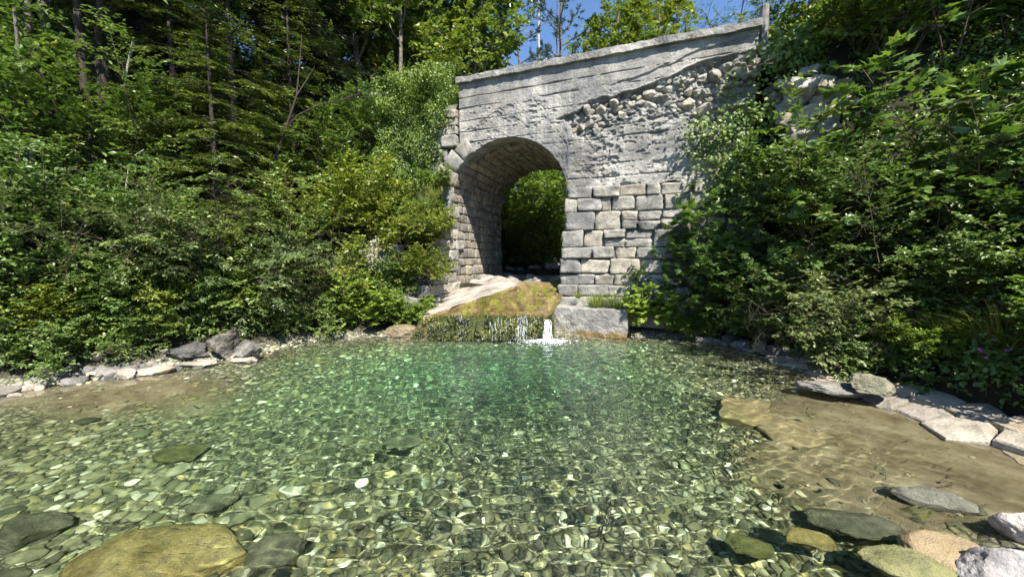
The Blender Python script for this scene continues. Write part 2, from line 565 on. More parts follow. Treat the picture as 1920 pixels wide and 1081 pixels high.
def HT(X, Y):
    X, Y = np.asarray(X, float), np.asarray(Y, float)
    s, t = to_st(X, Y)
    d = shore_dist(X, Y)
    wob = fbm(X * 0.9, Y * 0.9, seed=3, oct=4)
    zin = -pool_depth(X, Y) * ss(0, 0.75, -d) + 0.03 * fbm(X * 3, Y * 3, seed=8, oct=3) * ss(0.1, 0.5, -d)
    sh = shelf_mask(X, Y)
    zin = zin * (1 - sh) + sh * (-(0.02 + 0.12 * np.minimum(-d, 2.0)) + 0.02 * fbm(X * 2.2, Y * 2.2, seed=18, oct=3)) * (d < 0)
    dd = np.maximum(d, 0)
    # left bank, right bank, near bank
    left = 0.32 * ss(0, 0.7, dd) + 1.05 * np.maximum(dd - 0.6, 0)
    left = np.minimum(left, 6.0 + 0.95 * np.maximum(dd - 8.0, 0))
    right = 0.12 * ss(0, 0.7, dd) + (1.15 + 0.5 * ss(5.0, 7.5, Y)) * np.maximum(dd - (0.5 + 0.2 * ss(6, 5, Y)), 0)
    right = np.minimum(right, 8.5 + 0.5 * np.maximum(dd - 6, 0))
    near = 0.25 * ss(0, 1.0, dd) + 0.12 * np.maximum(dd - 1.0, 0)
    wl = ss(-2.5, -4.0, X) * ss(-0.5, 2.5, Y - 0.2 * (X + 6))
    wr = ss(2.6, 3.6, X) * ss(1.2, 2.6, Y)
    zb = left * wl + right * wr + near * np.clip(1 - wl - wr, 0, 1)
    # low ground right in front of the bridge
    front = (s > -5.35) & (s < 2.3) & (t < 12.6)
    # road embankments left and right of the bridge
    embl = 6.0 * ss(6.9, 10.3, t) * ss(-5.1, -5.5, s)
    embr = (6.0 + .5 * ss(3, 4.5, s)) * ss(7.3, 9.4, t) * ss(1.7, 2.4, s)
    back = ss(13.9, 12.75, t)
    hill_l = 0.95 * np.maximum(t - 14.0, 0) * ss(-5, -10, s)
    hill_r = 0.5 * np.maximum(t - 13.5, 0) * ss(3, 7, s)
    chan = 1.15 + 0.04 * np.maximum(t - 10, 0) + 0.75 * np.maximum(np.abs(s + 3.4 + 0.15 * np.sin(t * 0.5)) - 2.3, 0)
    emb = np.maximum(embl, embr)
    zroad = emb * np.where(np.minimum(np.abs(s + 5.4), np.abs(s - 2.0)) > 30, 1, 1)
    chan = np.maximum(chan, np.minimum(1.3 + 0.9 * np.maximum(t - 20.5, 0), 5.6))
    zback = np.minimum(chan, 6.0 + hill_l + hill_r + 0.12 * np.maximum(t - 14, 0))
    zout = np.maximum(zb, zroad * back)
    zout = np.where(t > 12.6, np.maximum(np.where(np.abs(s + 3.5) < 40, zback, 6), zroad * back), zout)
    low = np.where((t < 9.2) | (s > JR_ + 0.1), 0.12 * ss(0, 0.4, dd), 1.0)
    zout = np.where(front, low, zout)
    far = np.clip((np.hypot(X, Y) - 40) / 60, 0, 1)
    z = np.where(d < 0, zin, zout + wob * 0.22 * ss(0.3, 2.0, dd) * (~front))
    return z * (1 - far) + 5.0 * far


def axis(lo, hi, fine_lo, fine_hi, fd, grow=1.13, cap=6):
    a = list(np.arange(fine_lo, fine_hi, fd))
    st = fd
    x = a[-1]
    while x < hi:
        st = min(st * grow, cap)
        x += st
        a.append(x)
    st = fd
    x = a[0]
    while x > lo:
        st = min(st * grow, cap)
        x -= st
        a.insert(0, x)
    return np.array(a)


gx = axis(-150, 150, -8.5, 6.5, 0.07)
gy = axis(-60, 170, 0.2, 13.5, 0.07)
GX, GY = np.meshgrid(gx, gy)
GZ = HT(GX, GY)
sd = shore_dist(GX, GY)
bed = ss(0.45, 0.05, sd)
shm = shelf_mask(GX, GY)
bar = ss(0.0, 0.6, 1.1 - np.hypot((GX + 4.9) / 1.7, (GY - 4.75) / 0.85) + .35 * fbm(GX * 1.6, GY * 1.6, seed=4))
bar = np.maximum(bar, shm * ss(0.7, 0.3, sd))
v = np.stack([GX, GY, GZ], -1).reshape(-1, 3)
gm = mesh('ground', v, grid_faces(len(gx), len(gy)), M_GROUND, True, {'bed': bed.ravel(), 'sand': bar.ravel()})
ground = receiver(obj('ground', gm, kind='structure'))


def gz(X, Y):
    return float(HT(np.array([X]), np.array([Y]))[0])


# ------------------------------------------------------------------ water
rng = np.random.default_rng(11)
wx = np.arange(-9.6, 4.9, 0.018)
ys = [0.4]
while ys[-1] < 8.25:
    ys.append(ys[-1] + np.clip(0.0062 * ys[-1], 0.012, 0.03))
wy = np.array(ys)
WX, WY = np.meshgrid(wx, wy)
amp = 0.28 + 0.72 * ss(-3.6, -0.8, WX + 0.25 * (WY - 3)) * ss(4.6, 3.0, WX)
amp *= 0.85 + 0.5 * fbm(WX * 0.7, WY * 0.7, seed=21, oct=3)
amp *= ss(-9, -4, WX) * 0.6 + 0.4
WZ = np.zeros_like(WX)
wa = 0.045 * vn(WX * 1.3, WY * 1.3, seed=50)
wb = 0.045 * vn(WX * 1.3, WY * 1.3, seed=51)
for k in range(46):
    lam = 0.062 + 0.2 * rng.random() ** 1.6
    if k < 16:
        ox, oy = rng.uniform(-2.5, 2.0), rng.uniform(8.2, 11)
        ph = np.hypot(WX + wa - ox, WY + wb - oy)
    else:
        a = rng.uniform(0, 6.283)
        ph = (WX + wa * rng.uniform(-1.5, 1.5)) * math.cos(a) + (WY + wb * rng.uniform(-1.5, 1.5)) * math.sin(a)
    WZ += 0.0046 * lam ** 1.12 * np.sin(6.2832 * ph / lam + rng.uniform(0, 6.28))
fall_r = np.hypot(WX - 0.74, WY - 7.72)
WZ = WZ * amp + 0.006 * np.exp(-(fall_r / 0.6) ** 2) * np.sin(fall_r * 38)
WH = HT(WX, WY)
k4 = np.minimum(np.minimum(WH[:-1, :-1], WH[1:, :-1]), np.minimum(WH[:-1, 1:], WH[1:, 1:]))
kx, ky = WX[:-1, :-1], WY[:-1, :-1]
wf = grid_faces(len(wx), len(wy), (k4 < 0.12) & (kx > -1.55 * ky - 1.3) & (kx < 1.6 * ky + 1.0) & (ky > 0.9))
depth = np.clip(-WH, 0, 1.2)
wv, wf, wdep = compact(np.stack([WX, WY, WZ], -1).reshape(-1, 3), wf, depth.ravel())
water = obj('water', mesh('water', wv, wf, M_WATER, True, {'depth': wdep}), kind='structure')
water.cycles.is_caustics_caster = True

# ------------------------------------------------------------------ stone shapes
def cube_grid(n):
    vs, fs, key = [], [], {}
    for ax in range(3):
        for sg in (-1, 1):
            idx = np.zeros((n + 1, n + 1), int)
            for i in range(n + 1):
                for j in range(n + 1):
                    c = [0, 0, 0]
                    c[ax] = sg * n
                    c[(ax + 1) % 3] = 2 * i - n
                    c[(ax + 2) % 3] = 2 * j - n
                    kk = tuple(c)
                    if kk not in key:
                        key[kk] = len(vs)
                        vs.append([q / n for q in c])
                    idx[i, j] = key[kk]
            for i in range(n):
                for j in range(n):
                    q = [idx[i, j], idx[i + 1, j], idx[i + 1, j + 1], idx[i, j + 1]]
                    fs.append(q if sg > 0 else q[::-1])
    return np.array(vs, float), np.array(fs)


CG3, CF3 = cube_grid(3)
CG4, CF4 = cube_grid(4)
CG8, CF8 = cube_grid(8)


def block_mesh(name, mat, seed, power=11, amp=0.13, grid=(CG4, CF4)):
    """a rounded, slightly irregular unit block, half size 0.5"""
    r = np.random.default_rng(seed)
    p = np.sign(grid[0]) * np.abs(grid[0]) ** 0.62
    q = p / (np.sum(np.abs(p) ** power, -1, keepdims=True) ** (1 / power))
    # skew the corners
    k = r.uniform(-0.12, 0.1, (2, 2, 2, 3))
    u = (p + 1) / 2
    off = 0
    for a in (0, 1):
        for b in (0, 1):
            for c in (0, 1):
                w = (u[:, 0] if a else 1 - u[:, 0]) * (u[:, 1] if b else 1 - u[:, 1]) * (u[:, 2] if c else 1 - u[:, 2])
                off = off + w[:, None] * k[a, b, c]
    q = q + off
    nz = np.stack([fbm(p[:, 0] * 1.3 + 9 * i, p[:, 1] * 1.3 + seed, p[:, 2] * 1.3, seed + i, 3) for i in range(3)], -1)
    f2 = fbm(p[:, 0] * 4 + seed, p[:, 1] * 4, p[:, 2] * 4, seed + 77, 3, 0.6)
    return mesh(name, (q * (1 + 0.07 * f2[:, None]) + nz * amp) * 0.5, grid[1], mat, True)


def ico(sub):
    t = (1 + 5 ** .5) / 2
    vs = [(-1, t, 0), (1, t, 0), (-1, -t, 0), (1, -t, 0), (0, -1, t), (0, 1, t), (0, -1, -t), (0, 1, -t), (t, 0, -1), (t, 0, 1), (-t, 0, -1), (-t, 0, 1)]
    fs = [(0, 11, 5), (0, 5, 1), (0, 1, 7), (0, 7, 10), (0, 10, 11), (1, 5, 9), (5, 11, 4), (11, 10, 2), (10, 7, 6), (7, 1, 8), (3, 9, 4), (3, 4, 2), (3, 2, 6), (3, 6, 8), (3, 8, 9), (4, 9, 5), (2, 4, 11), (6, 2, 10), (8, 6, 7), (9, 8, 1)]
    vs = [np.array(q, float) / np.linalg.norm(q) for q in vs]
    for _ in range(sub):
        c, nf = {}, []

        def mid(a, b):
            kk = (min(a, b), max(a, b))
            if kk not in c:
                m_ = vs[a] + vs[b]
                vs.append(m_ / np.linalg.norm(m_))
                c[kk] = len(vs) - 1
            return c[kk]
        for a, b, d in fs:
            ab, bd, da = mid(a, b), mid(b, d), mid(d, a)
            nf += [(a, ab, da), (b, bd, ab), (d, da, bd), (ab, bd, da)]
        fs = nf
    return np.array(vs), np.array(fs)


ICO = [ico(i) for i in range(5)]


def rock_verts(seed, sub=2, cuts=7, amp=0.2, flat=1.0):
    r = np.random.default_rng(seed)
    p = ICO[sub][0].copy()
    for _ in range(cuts):
        nn = nrm(r.normal(size=3))
        lim = r.uniform(0.5, 0.85)
        dd = p @ nn
        p = p - np.maximum(dd - lim, 0)[:, None] * nn
    f = fbm(p[:, 0] * 1.4 + seed * 3.1, p[:, 1] * 1.4, p[:, 2] * 1.4, seed, 5, 0.55)
    p = p * (1 + amp * f)[:, None]
    p[:, 2] *= flat
    return p


def rock_mesh(name, mat, seed, sub=2, cuts=7, amp=0.2, smooth=True):
    return mesh(name, rock_verts(seed, sub, cuts, amp), ICO[sub][1], mat, smooth)


def prism(name, poly, t0, t1, mat, bevel=0.03, jit=0.0, seed=0, frame='wall', parent=None, **kw):
    """bevelled prism: poly in (s,z) extruded t0 (front) .. t1, or in (x,y) extruded z (top=t0, bottom=t1)"""
    r = np.random.default_rng(seed)
    P = np.array(poly, float)
    area = 0.5 * np.sum(P[:, 0] * np.roll(P[:, 1], -1) - np.roll(P[:, 0], -1) * P[:, 1])
    if area < 0:
        P = P[::-1]
    # subdivide edges
    Q = []
    for i in range(len(P)):
        a, b = P[i], P[(i + 1) % len(P)]
        nseg = max(1, min(4, int(np.linalg.norm(b - a) / 0.16)))
        for k in range(nseg):
            Q.append(a + (b - a) * k / nseg + (r.normal(size=2) * jit if jit else 0))
    Q = np.array(Q)
    c = Q.mean(0)
    d = Q - c
    rad = np.linalg.norm(d, axis=1, keepdims=True)
    inn = c + d * np.clip((rad - bevel) / rad, 0.3, 1)
    in2 = c + d * 0.5
    n = len(Q)
    sgn = 1 if t1 > t0 else -1
    hb = sgn * bevel * 0.8
    wv_ = lambda: r.normal(size=(n, 1)) * jit * 0.6
    L = [np.hstack([Q, np.full((n, 1), t1)]), np.hstack([Q, np.full((n, 1), t0 + hb)]), np.hstack([inn, np.full((n, 1), t0) + wv_()]),
         np.hstack([in2, np.full((n, 1), t0 - sgn * bevel * 0.3) + wv_()]), np.array([[c[0], c[1], t0 - sgn * bevel * 0.4]])]
    V = np.vstack(L)
    i = np.arange(n)
    j = (i + 1) % n
    F = np.vstack([np.stack([k * n + i, k * n + j, (k + 1) * n + j, (k + 1) * n + i], -1) for k in range(3)])
    T = np.stack([3 * n + i, 3 * n + j, np.full(n, 4 * n)], -1)
    if frame == 'wall':
        X = W(V[:, 0], V[:, 2], V[:, 1])
    else:
        X = V
        if 'tilt' in kw:
            gxy = kw.pop('tilt')
            X[:, 2] += (X[:, 0] - c[0]) * gxy[0] + (X[:, 1] - c[1]) * gxy[1]
    return obj(name, mesh(name, X, [F, T], mat, False if frame != 'wall' else True), parent=parent, **kw)


# ------------------------------------------------------------------ bridge
JL, JR = -5.17, -2.0
ARC_C, ARC_R, ARC_Z, ZS = (JL + JR) / 2, (JR - JL) / 2, 1.5, 3.25
TOP = 6.24                                  # underside of coping
BACK = 12.55
bridge = obj('arch_bridge', None, loc=W(ARC_C, WT, 0.0), label='old stone and concrete arch bridge over the stream at the head of the pool', cat='bridge')
bridge.rotation_euler = (0, 0, 0)
BO = np.array(bridge.location)


def part(name, data, parent=bridge, **kw):
    o = obj(name, data, parent=parent, **kw)
    o.location = Vector(o.location) - Vector(BO)
    return o


def wpart(name, V, F, mat, smooth=True, parent=bridge, attr=None):
    o = obj(name, mesh(name, V - BO, F, mat, smooth, attr), parent=parent)
    return o


S_L, S_R = -4.9, 1.82
# ledge line (broken edge of the upper concrete) and lower edge of the exposed rubble, from (s, z)
LEDGE = np.array([hw(*q) for q in [(1040, 222), (1062, 214), (1085, 205), (1105, 188), (1150, 178), (1215, 158), (1255, 142), (1290, 125), (1330, 112), (1400, 95)]])
LOWER = np.array([hw(*q) for q in [(1040, 226), (1062, 230), (1075, 250), (1092, 262), (1115, 258), (1140, 240), (1190, 222), (1240, 225), (1330, 235), (1400, 240)]])


def wall_disp(s, z):
    """how far the face stands towards the viewer"""
    f = 0.006 * fbm(s * 8, z * 8, seed=31, oct=5, gain=0.65) + 0.006 * fbm(s * 0.8, z * 1.0, seed=36, oct=2)
    lines = np.array([TOP - 0.36, TOP - 0.62, TOP - 0.95, TOP - 1.22, TOP - 1.5, TOP - 1.76, TOP - 2.05, TOP - 2.35, TOP - 2.65, TOP - 2.9])
    zz = z + 0.018 * fbm(s * 3.5, z * 0.3, seed=40, oct=5, gain=.65)
    lev = np.zeros_like(z)
    for k, l in enumerate(lines):
        dist = np.abs(zz - l)
        wid = 0.008 + 0.011 * np.clip(vn(s * 2.6, z * 0 + k, seed=44), -.4, 1)
        on = ss(-0.45, 0.2, vn(s * 0.9, z * 0 + k * 3.7, seed=45) + (0.6 if k in (0, 2, 4) else 0.0))
        f = f - 0.045 * np.clip(1.25 - dist / np.maximum(wid, 0.005), 0, 1) * on
        lev += np.where(zz < l, (0.004 * vn(s * 0.4, z * 0 + k, seed=46)), 0)
    f = f + lev
    # pitted, spalled patches below the smooth top board: crisp edged chips
    rough = ss(TOP - 0.5, TOP - 0.75, zz)
    pit = fbm(s * 4.2, z * 7.5, seed=47, oct=5, gain=0.65)
    f = f - rough * (0.02 * ss(0.2, 0.26, pit) + 0.01 * fbm(s * 20, z * 20, seed=48, oct=3))
    # lost facing: stepped ledge with rubble below
    led = np.interp(s, LEDGE[:, 0], LEDGE[:, 1]) + 0.04 * fbm(s * 4, z * 0, seed=49, oct=3)
    low = np.interp(s, LOWER[:, 0], LOWER[:, 1]) + 0.07 * fbm(s * 3, z * 0 + 5, seed=50, oct=3)
    inside = ss(LEDGE[0, 0], LEDGE[0, 0] + 0.1, s) * ss(0.0, 0.03, led - z) * ss(-0.12, 0.16, z - low)
    cell = np.maximum(fbm(s * 7 + 3, z * 9, seed=51, oct=3), fbm(s * 6, z * 8 + 9, seed=54, oct=3))
    f = f - inside * (0.17 - 0.07 * ss(-.05, .22, cell) - 0.05 * ss(.25, .45, cell) + 0.03 * fbm(s * 22, z * 22, seed=55, oct=3))
    below = ss(LEDGE[0, 0] + 0.3, LEDGE[0, 0] + 1.2, s) * ss(0.0, 0.1, low - z)
    f = f - below * (0.02 + 0.035 * ss(.05, .12, fbm(s * 3.2, z * 6.4, seed=52, oct=5, gain=0.65)))
    # secondary broken steps above the ledge
    l2 = led + 0.23 + 0.05 * fbm(s * 2, z * 0, seed=53, oct=3)
    f = f - ss(LEDGE[3, 0], LEDGE[4, 0] + 0.4, s) * ss(0.02, 0.0, z - l2) * ss(0, 0.05, z - led) * 0.03
    return f


# front sheet
na = 150
sa = np.concatenate([np.linspace(S_L, JL + 0.001, 2)[:0], np.linspace(S_L, ARC_C, 90), np.linspace(ARC_C, JR, 84)[1:], np.linspace(JR + 0.012, S_R, 230)])
nv_ = 190
uu = np.linspace(0, 1, nv_)
zb = np.where((sa > JL) & (sa <= JR), ZS + ARC_Z * np.sqrt(np.maximum(1 - ((sa - ARC_C) / ARC_R) ** 2, 0)), 3.38)
zb[sa > JR] = 3.37 + 0.05 * vn(sa[sa > JR] * 3, 0 * sa[sa > JR], seed=60)
SS_, UU_ = np.meshgrid(sa, uu)
ZZ_ = zb[None] + (TOP - zb[None]) * UU_
DS = wall_disp(SS_, ZZ_)
edge = np.clip((ZZ_ - zb[None]) / 0.05, 0, 1)
TT_ = WT - DS
V = W(SS_, TT_, ZZ_).reshape(-1, 3)
F = grid_faces(len(sa), nv_)
# return faces at the arch edge, ends and top so that the sheet has thickness
V2 = [V]
F2 = [F]
base = len(V)
bot = V.reshape(nv_, len(sa), 3)[0]
botb = W(sa, np.full(len(sa), WT + 0.35), zb)
V2.append(botb)
i = np.arange(len(sa) - 1)
F2.append(np.stack([i, base + i, base + i + 1, i + 1], -1))
base += len(sa)
for col_, flip in ((0, False), (len(sa) - 1, True)):
    c_ = W(np.full(nv_, sa[col_]), np.full(nv_, WT + 0.35), ZZ_[:, col_])
    V2.append(c_)
    i = np.arange(nv_ - 1)
    q = np.stack([i * len(sa) + col_, (i + 1) * len(sa) + col_, base + i + 1, base + i], -1)
    F2.append(q if flip else q[:, ::-1])
    base += nv_
spandrel = wpart('spandrel_wall', np.vstack(V2), [np.vstack(F2)], M_CONC)


def wbox(name, s0, s1, t0, t1, z0, z1, mat, n=(2, 2, 2), amp=0.0, parent=bridge, seed=0, slope=None):
    """box in the bridge frame, each face a small grid with optional roughness"""
    vs, fs = [], []
    b = 0
    lo, hi = np.array([s0, t0, z0]), np.array([s1, t1, z1])
    for ax in range(3):
        for sg in (0, 1):
            a1, a2 = (ax + 1) % 3, (ax + 2) % 3
            A, B = np.meshgrid(np.linspace(0, 1, n[a1]), np.linspace(0, 1, n[a2]))
            P = np.zeros(A.shape + (3,))
            P[..., ax] = lo[ax] if sg == 0 else hi[ax]
            P[..., a1] = lo[a1] + (hi[a1] - lo[a1]) * A
            P[..., a2] = lo[a2] + (hi[a2] - lo[a2]) * B
            q = grid_faces(n[a1], n[a2]) + b
            fs.append(q if sg else q[:, ::-1])
            vs.append(P.reshape(-1, 3))
            b += A.size
    P = np.vstack(vs)
    if amp:
        for k in range(3):
            P[:, k] += amp * fbm(P[:, 0] * 3.1 + 11 * k, P[:, 1] * 3.1, P[:, 2] * 3.1, seed + k, 4, 0.6)
    if slope is not None:
        P[:, 2] += slope(P)
    return wpart(name, W(P[:, 0], P[:, 1], P[:, 2]), [np.vstack(fs)], mat, False, parent)


# coping
cp = wbox('coping', S_L - 0.06, S_R + 0.02, WT - 0.095, WT + 0.42, TOP + 0.002, TOP + 0.145, M_CONC, (260, 8, 4), 0.045, seed=5)
wbox('road_slab', S_L - 1.5, S_R + 1.5, WT + 0.44, BACK, 5.72, 5.95, M_MORTAR)
wbox('rear_parapet', S_L - 0.05, S_R, BACK - 0.35, BACK - 0.002, 5.0, TOP - .2, M_CONC, (20, 3, 6), 0.02)
wbox('abutment_core', JL - 0.75, JL - 0.17, WT + 0.12, BACK - 0.02, -0.2, 5.7, M_DARKJOINT, (4, 12, 16), 0.03)
wbox('pier_core', JR + 0.2, S_R + 0.25, WT + 0.05, BACK - 0.02, -0.2, 3.36, M_MORTAR, (40, 4, 40), 0.04)
wbox('spandrel_core', JR + 0.2, S_R - 0.02, WT + 0.36, BACK - 0.02, 3.4, 5.7, M_MORTAR)
# spandrel fill over the barrel (keeps daylight out)
th = np.linspace(0, math.pi, 25)
sA = ARC_C + (ARC_R + 0.17) * np.cos(th)
zA = ZS + (ARC_Z + 0.17) * np.sin(th)
TB = np.linspace(WT + 0.1, BACK - 0.05, 6)
Vb = np.vstack([W(sA, np.full(25, t_), zA) for t_ in TB])
vcore = wpart('vault_core', Vb, grid_faces(25, 6), M_DARKJOINT)

BLK = [block_mesh('stone_block', M_STONE, 200 + i, 14, 0.15, (CG8, CF8)) for i in range(12)]
BLKB = [block_mesh('vault_block', M_BARREL, 300 + i, 12, 0.1, (CG4, CF4)) for i in range(7)]


def wall_stone(name, s, t, z, w, d, h, rng, meshes=BLK, roll=0.0, parent=bridge, yaw=0.0):
    o = obj(name, meshes[rng.integers(len(meshes))], parent=parent)
    o.location = Vector(W(s, t, z)) - Vector(BO)
    o.rotation_euler = (rng.normal() * 0.02, roll + rng.normal() * 0.025, -ANG + yaw + rng.normal() * 0.02)
    # keep the block upright on its long axis; mirrored copies vary the look
    sx = -1 if rng.random() < 0.5 else 1
    o.scale = (w * sx, d, h)
    return o


# pier courses right of the arch, read off the photograph (top pixel at the jamb)
rng = np.random.default_rng(5)
cz = [hw(1062, y)[1] for y in (353, 374, 400, 433, 464, 485, 512, 532, 553, 580)]
first = [[.62, .62, .58, .3], [.3, .56, .24, .5, .62], [.72, .62, .36, .5, .5], [.5, .46, .5, .6, .66], [.74, .52, .48, .8],
         [.5, .66, .7, .5], [.84, .46, .5, .6], [.5, .7, .6], [.9, .5, .7]]
for r_i in range(9):
    z1, z0 = cz[r_i], cz[r_i + 1]
    s = JR - 0.03 - 0.022 * r_i
    k = 0
    while s < S_R + 0.1:
        w = first[r_i][k] if k < len(first[r_i]) else rng.uniform(0.34, 0.7)
        w = min(w, S_R + 0.3 - s)
        if w < 0.14:
            break
        split = k > 0 and (z1 - z0) > 0.36 and rng.random() < 0.5
        hs = [(z0, (z0 + z1) / 2), ((z0 + z1) / 2, z1)] if split else [(z0, z1)]
        for a, b in hs:
            dz = rng.normal() * 0.012 if k else 0
            out = rng.uniform(-0.03, 0.06) - (0.05 if k == 0 else 0) - (0.16 if r_i == 8 else (0.06 if r_i == 7 else 0))
            wall_stone('stone', s + w / 2, WT + 0.17 + out, (a + b) / 2 + dz, w - 0.012, 0.46, (b - a) - 0.008, rng)
        s += w
        k += 1
# left face of the arch: big voussoirs fanning round the curve, then coursed stones below
for a0, a1, ln in ((180, 166, .5), (166, 151, .62), (151, 137, .5), (137, 123, .44)):
    pts = []
    for a in np.linspace(a0 - .4, a1 + .4, 4):
        pts.append((ARC_C + ARC_R * math.cos(R(a)), ZS + ARC_Z * math.sin(R(a))))
    for a in (a1 + .4, a0 - .4):
        pts.append((ARC_C + (ARC_R + ln) * math.cos(R(a)), ZS + (ARC_Z + ln) * math.sin(R(a))))
    o = prism('voussoir', pts, WT - 0.075, WT + 0.3, M_STONE, 0.03, 0.008, int(a0), parent=bridge)
    o.location = -Vector(BO)
z = 0.35
while z < 5.6:
    h = rng.uniform(0.2, 0.34)
    smax = JL if z < ZS else ARC_C - (ARC_R + .5) * math.sqrt(max(0, 1 - (min(z + .1 - ZS, ARC_Z + .5) / (ARC_Z + .5)) ** 2))
    smax = min(smax, JL + 0.2)
    s = smax
    while s > JL - 1.7:
        w = rng.uniform(0.24, 0.5)
        wall_stone('stone', s - w / 2, WT + 0.16 + rng.uniform(-.03, .05), z + h / 2, w - 0.012, 0.44, h - 0.01, rng)
        s -= w
    z += h
# vault and jamb stones
rows = []
z = 0.95
while z < ZS - 0.05:
    h = min(rng.uniform(0.2, 0.3), ZS - z)
    rows.append(('L', z + h / 2, h))
    rows.append(('R', z + h / 2, h))
    z += h
a = 0.0
na_ = 23
for k in range(na_):
    rows.append(('A', math.pi * (k + .5) / na_, math.pi * ARC_R / na_))
for kind, q, h in rows:
    crown = kind == 'A' and R(48) < q < R(132)
    t = WT + (0.62 if crown else 0.02) + rng.uniform(0, 0.12)
    while t < BACK - 0.05:
        w = min(rng.uniform(0.24, 0.5), BACK - t)
        if w < 0.12:
            break
        if kind == 'A':
            s_, z_ = ARC_C + (ARC_R + 0.13) * math.cos(q), ZS + (ARC_Z + 0.13) * math.sin(q)
            roll = math.pi / 2 - math.atan2(ARC_R * math.sin(q), ARC_Z * math.cos(q))
        else:
            s_, z_ = (JL - 0.13 if kind == 'L' else JR + 0.13), q
            roll = -math.pi / 2 if kind == 'L' else math.pi / 2
        o = obj('vault_stone', BLKB[rng.integers(7)], parent=bridge)
        o.location = Vector(W(s_, t + w / 2, z_)) - Vector(BO)
        o.rotation_euler = (rng.normal() * .015, roll + rng.normal() * .02, -ANG + rng.normal() * .015)
        o.scale = (h * 1.05 - 0.012, w - 0.012, 0.3 + rng.uniform(-.02, .04))
        t += w
# smooth concrete lip under the crown
ths = np.linspace(R(46), R(134), 40)
tv = np.linspace(WT + 0.01, WT + 0.68, 10)
TH, TV = np.meshgrid(ths, tv)
rad = ARC_R - 0.012 + 0.02 * fbm(TH * 4, TV * 5, seed=70, oct=3) + 0.07 * ss(WT + 0.5, WT + 0.68, TV + 0.12 * fbm(TH * 6, TV * 0, seed=71, oct=3))
wpart('vault_lip', W(ARC_C + rad * np.cos(TH), TV, ZS + (rad - ARC_R + ARC_Z) * np.sin(TH)).reshape(-1, 3), grid_faces(40, 10), M_CONCW)

# rubble stones in the spalled zone
RUB = [rock_mesh('rubble', M_RUBBLE, 400 + i, 2, 26, 0.07, smooth=False) for i in range(8)]
rng = np.random.default_rng(9)
placed = []
tries = 0
while len(placed) < 140 and tries < 12000:
    tries += 1
    s = rng.uniform(LEDGE[0, 0] + .12, S_R - .05)
    led, low = np.interp(s, LEDGE[:, 0], LEDGE[:, 1]), np.interp(s, LOWER[:, 0], LOWER[:, 1])
    z = rng.uniform(low - 0.02, led - 0.05)
    r_ = rng.uniform(0.06, 0.2) * (0.7 if len(placed) > 60 else 1.0)
    if any((s - a) ** 2 + (z - b) ** 2 < ((r_ + c) * 0.68) ** 2 for a, b, c in placed) or z + r_ * .7 > led:
        continue
    placed.append((s, z, r_))
    o = obj('rubble_stone', RUB[rng.integers(8)], parent=spandrel)
    o.location = Vector(W(s, WT + 0.13 + rng.uniform(-.04, .05), z)) - Vector(BO)
    o.rotation_euler = (rng.normal() * .3, rng.normal() * .35 - .12, -ANG + rng.normal() * .4)
    o.scale = (r_ * rng.uniform(1.1, 1.9), r_ * rng.uniform(1.0, 1.4), r_ * rng.uniform(.65, 1.0))
for px, py, r_ in ((1107, 232, .2), (1118, 243, .17), (1088, 236, .16), (1100, 205, .2), (1128, 205, .21), (1075, 246, .14), (1151, 192, .2), (1165, 213, .17)):
    s, z = hw(px, py)
    o = obj('rubble_stone', RUB[rng.integers(8)], parent=spandrel)
    o.location = Vector(W(s, WT + 0.09, z)) - Vector(BO)
    o.rotation_euler = rng.uniform(0, 6.28, 3)
    o.scale = (r_ * .85, r_ * .8, r_ * .7)

# plinth at the foot of the pier
wbox('plinth', -2.62, -0.5, WT - 0.8, WT + 0.1, -0.45, 0.6, M_PLINTH, (60, 30, 30), 0.06, seed=7,
     slope=lambda P: -0.10 * ss(-2.2, -2.62, P[:, 0]) * (P[:, 2] > 0.2))

# ------------------------------------------------------------------ wing wall left of the apron
wing = obj('wing_wall', None, loc=W(JL, 8.0, 0), label='low rubble wing wall beside the pale ramp left of the arch', cat='wall')
WO = np.array(wing.location)
rng = np.random.default_rng(21)
t = 7.35
core = []
for zi in range(10):
    t = 7.3 + 0.0 + rng.uniform(0, .2)
    z0 = 0.2 + zi * 0.29
    while t < 9.15:
        w = rng.uniform(0.25, 0.5)
        top = 0.75 + (t + w / 2 - 7.4) * 1.35
        if z0 + 0.2 < top:
            o = obj('stone', BLK[rng.integers(12)], parent=wing)
            o.location = Vector(W(JL - 0.12 + 0.2 * (9 - t) / 1.6 * 0 + rng.uniform(-.04, .03), t + w / 2, z0 + .14)) - Vector(WO)
            o.rotation_euler = (rng.normal() * .05, rng.normal() * .05, -ANG + rng.normal() * .04)
            o.scale = (0.42, w - .01, 0.28)
        t += w
cv = np.array([(JL - .5, 7.4, 0), (JL - .16, 7.4, 0), (JL - .16, 9.2, 0), (JL - .5, 9.2, 0), (JL - .5, 7.4, .75), (JL - .16, 7.4, .75), (JL - .16, 9.2, 3.1), (JL - .5, 9.2, 3.1)])
obj('wall_core', mesh('wall_core', W(cv[:, 0], cv[:, 1], cv[:, 2]) - WO, np.array([(0, 1, 5, 4), (1, 2, 6, 5), (2, 3, 7, 6), (3, 0, 4, 7), (4, 5, 6, 7)]), M_DARKJOINT, False), parent=wing)

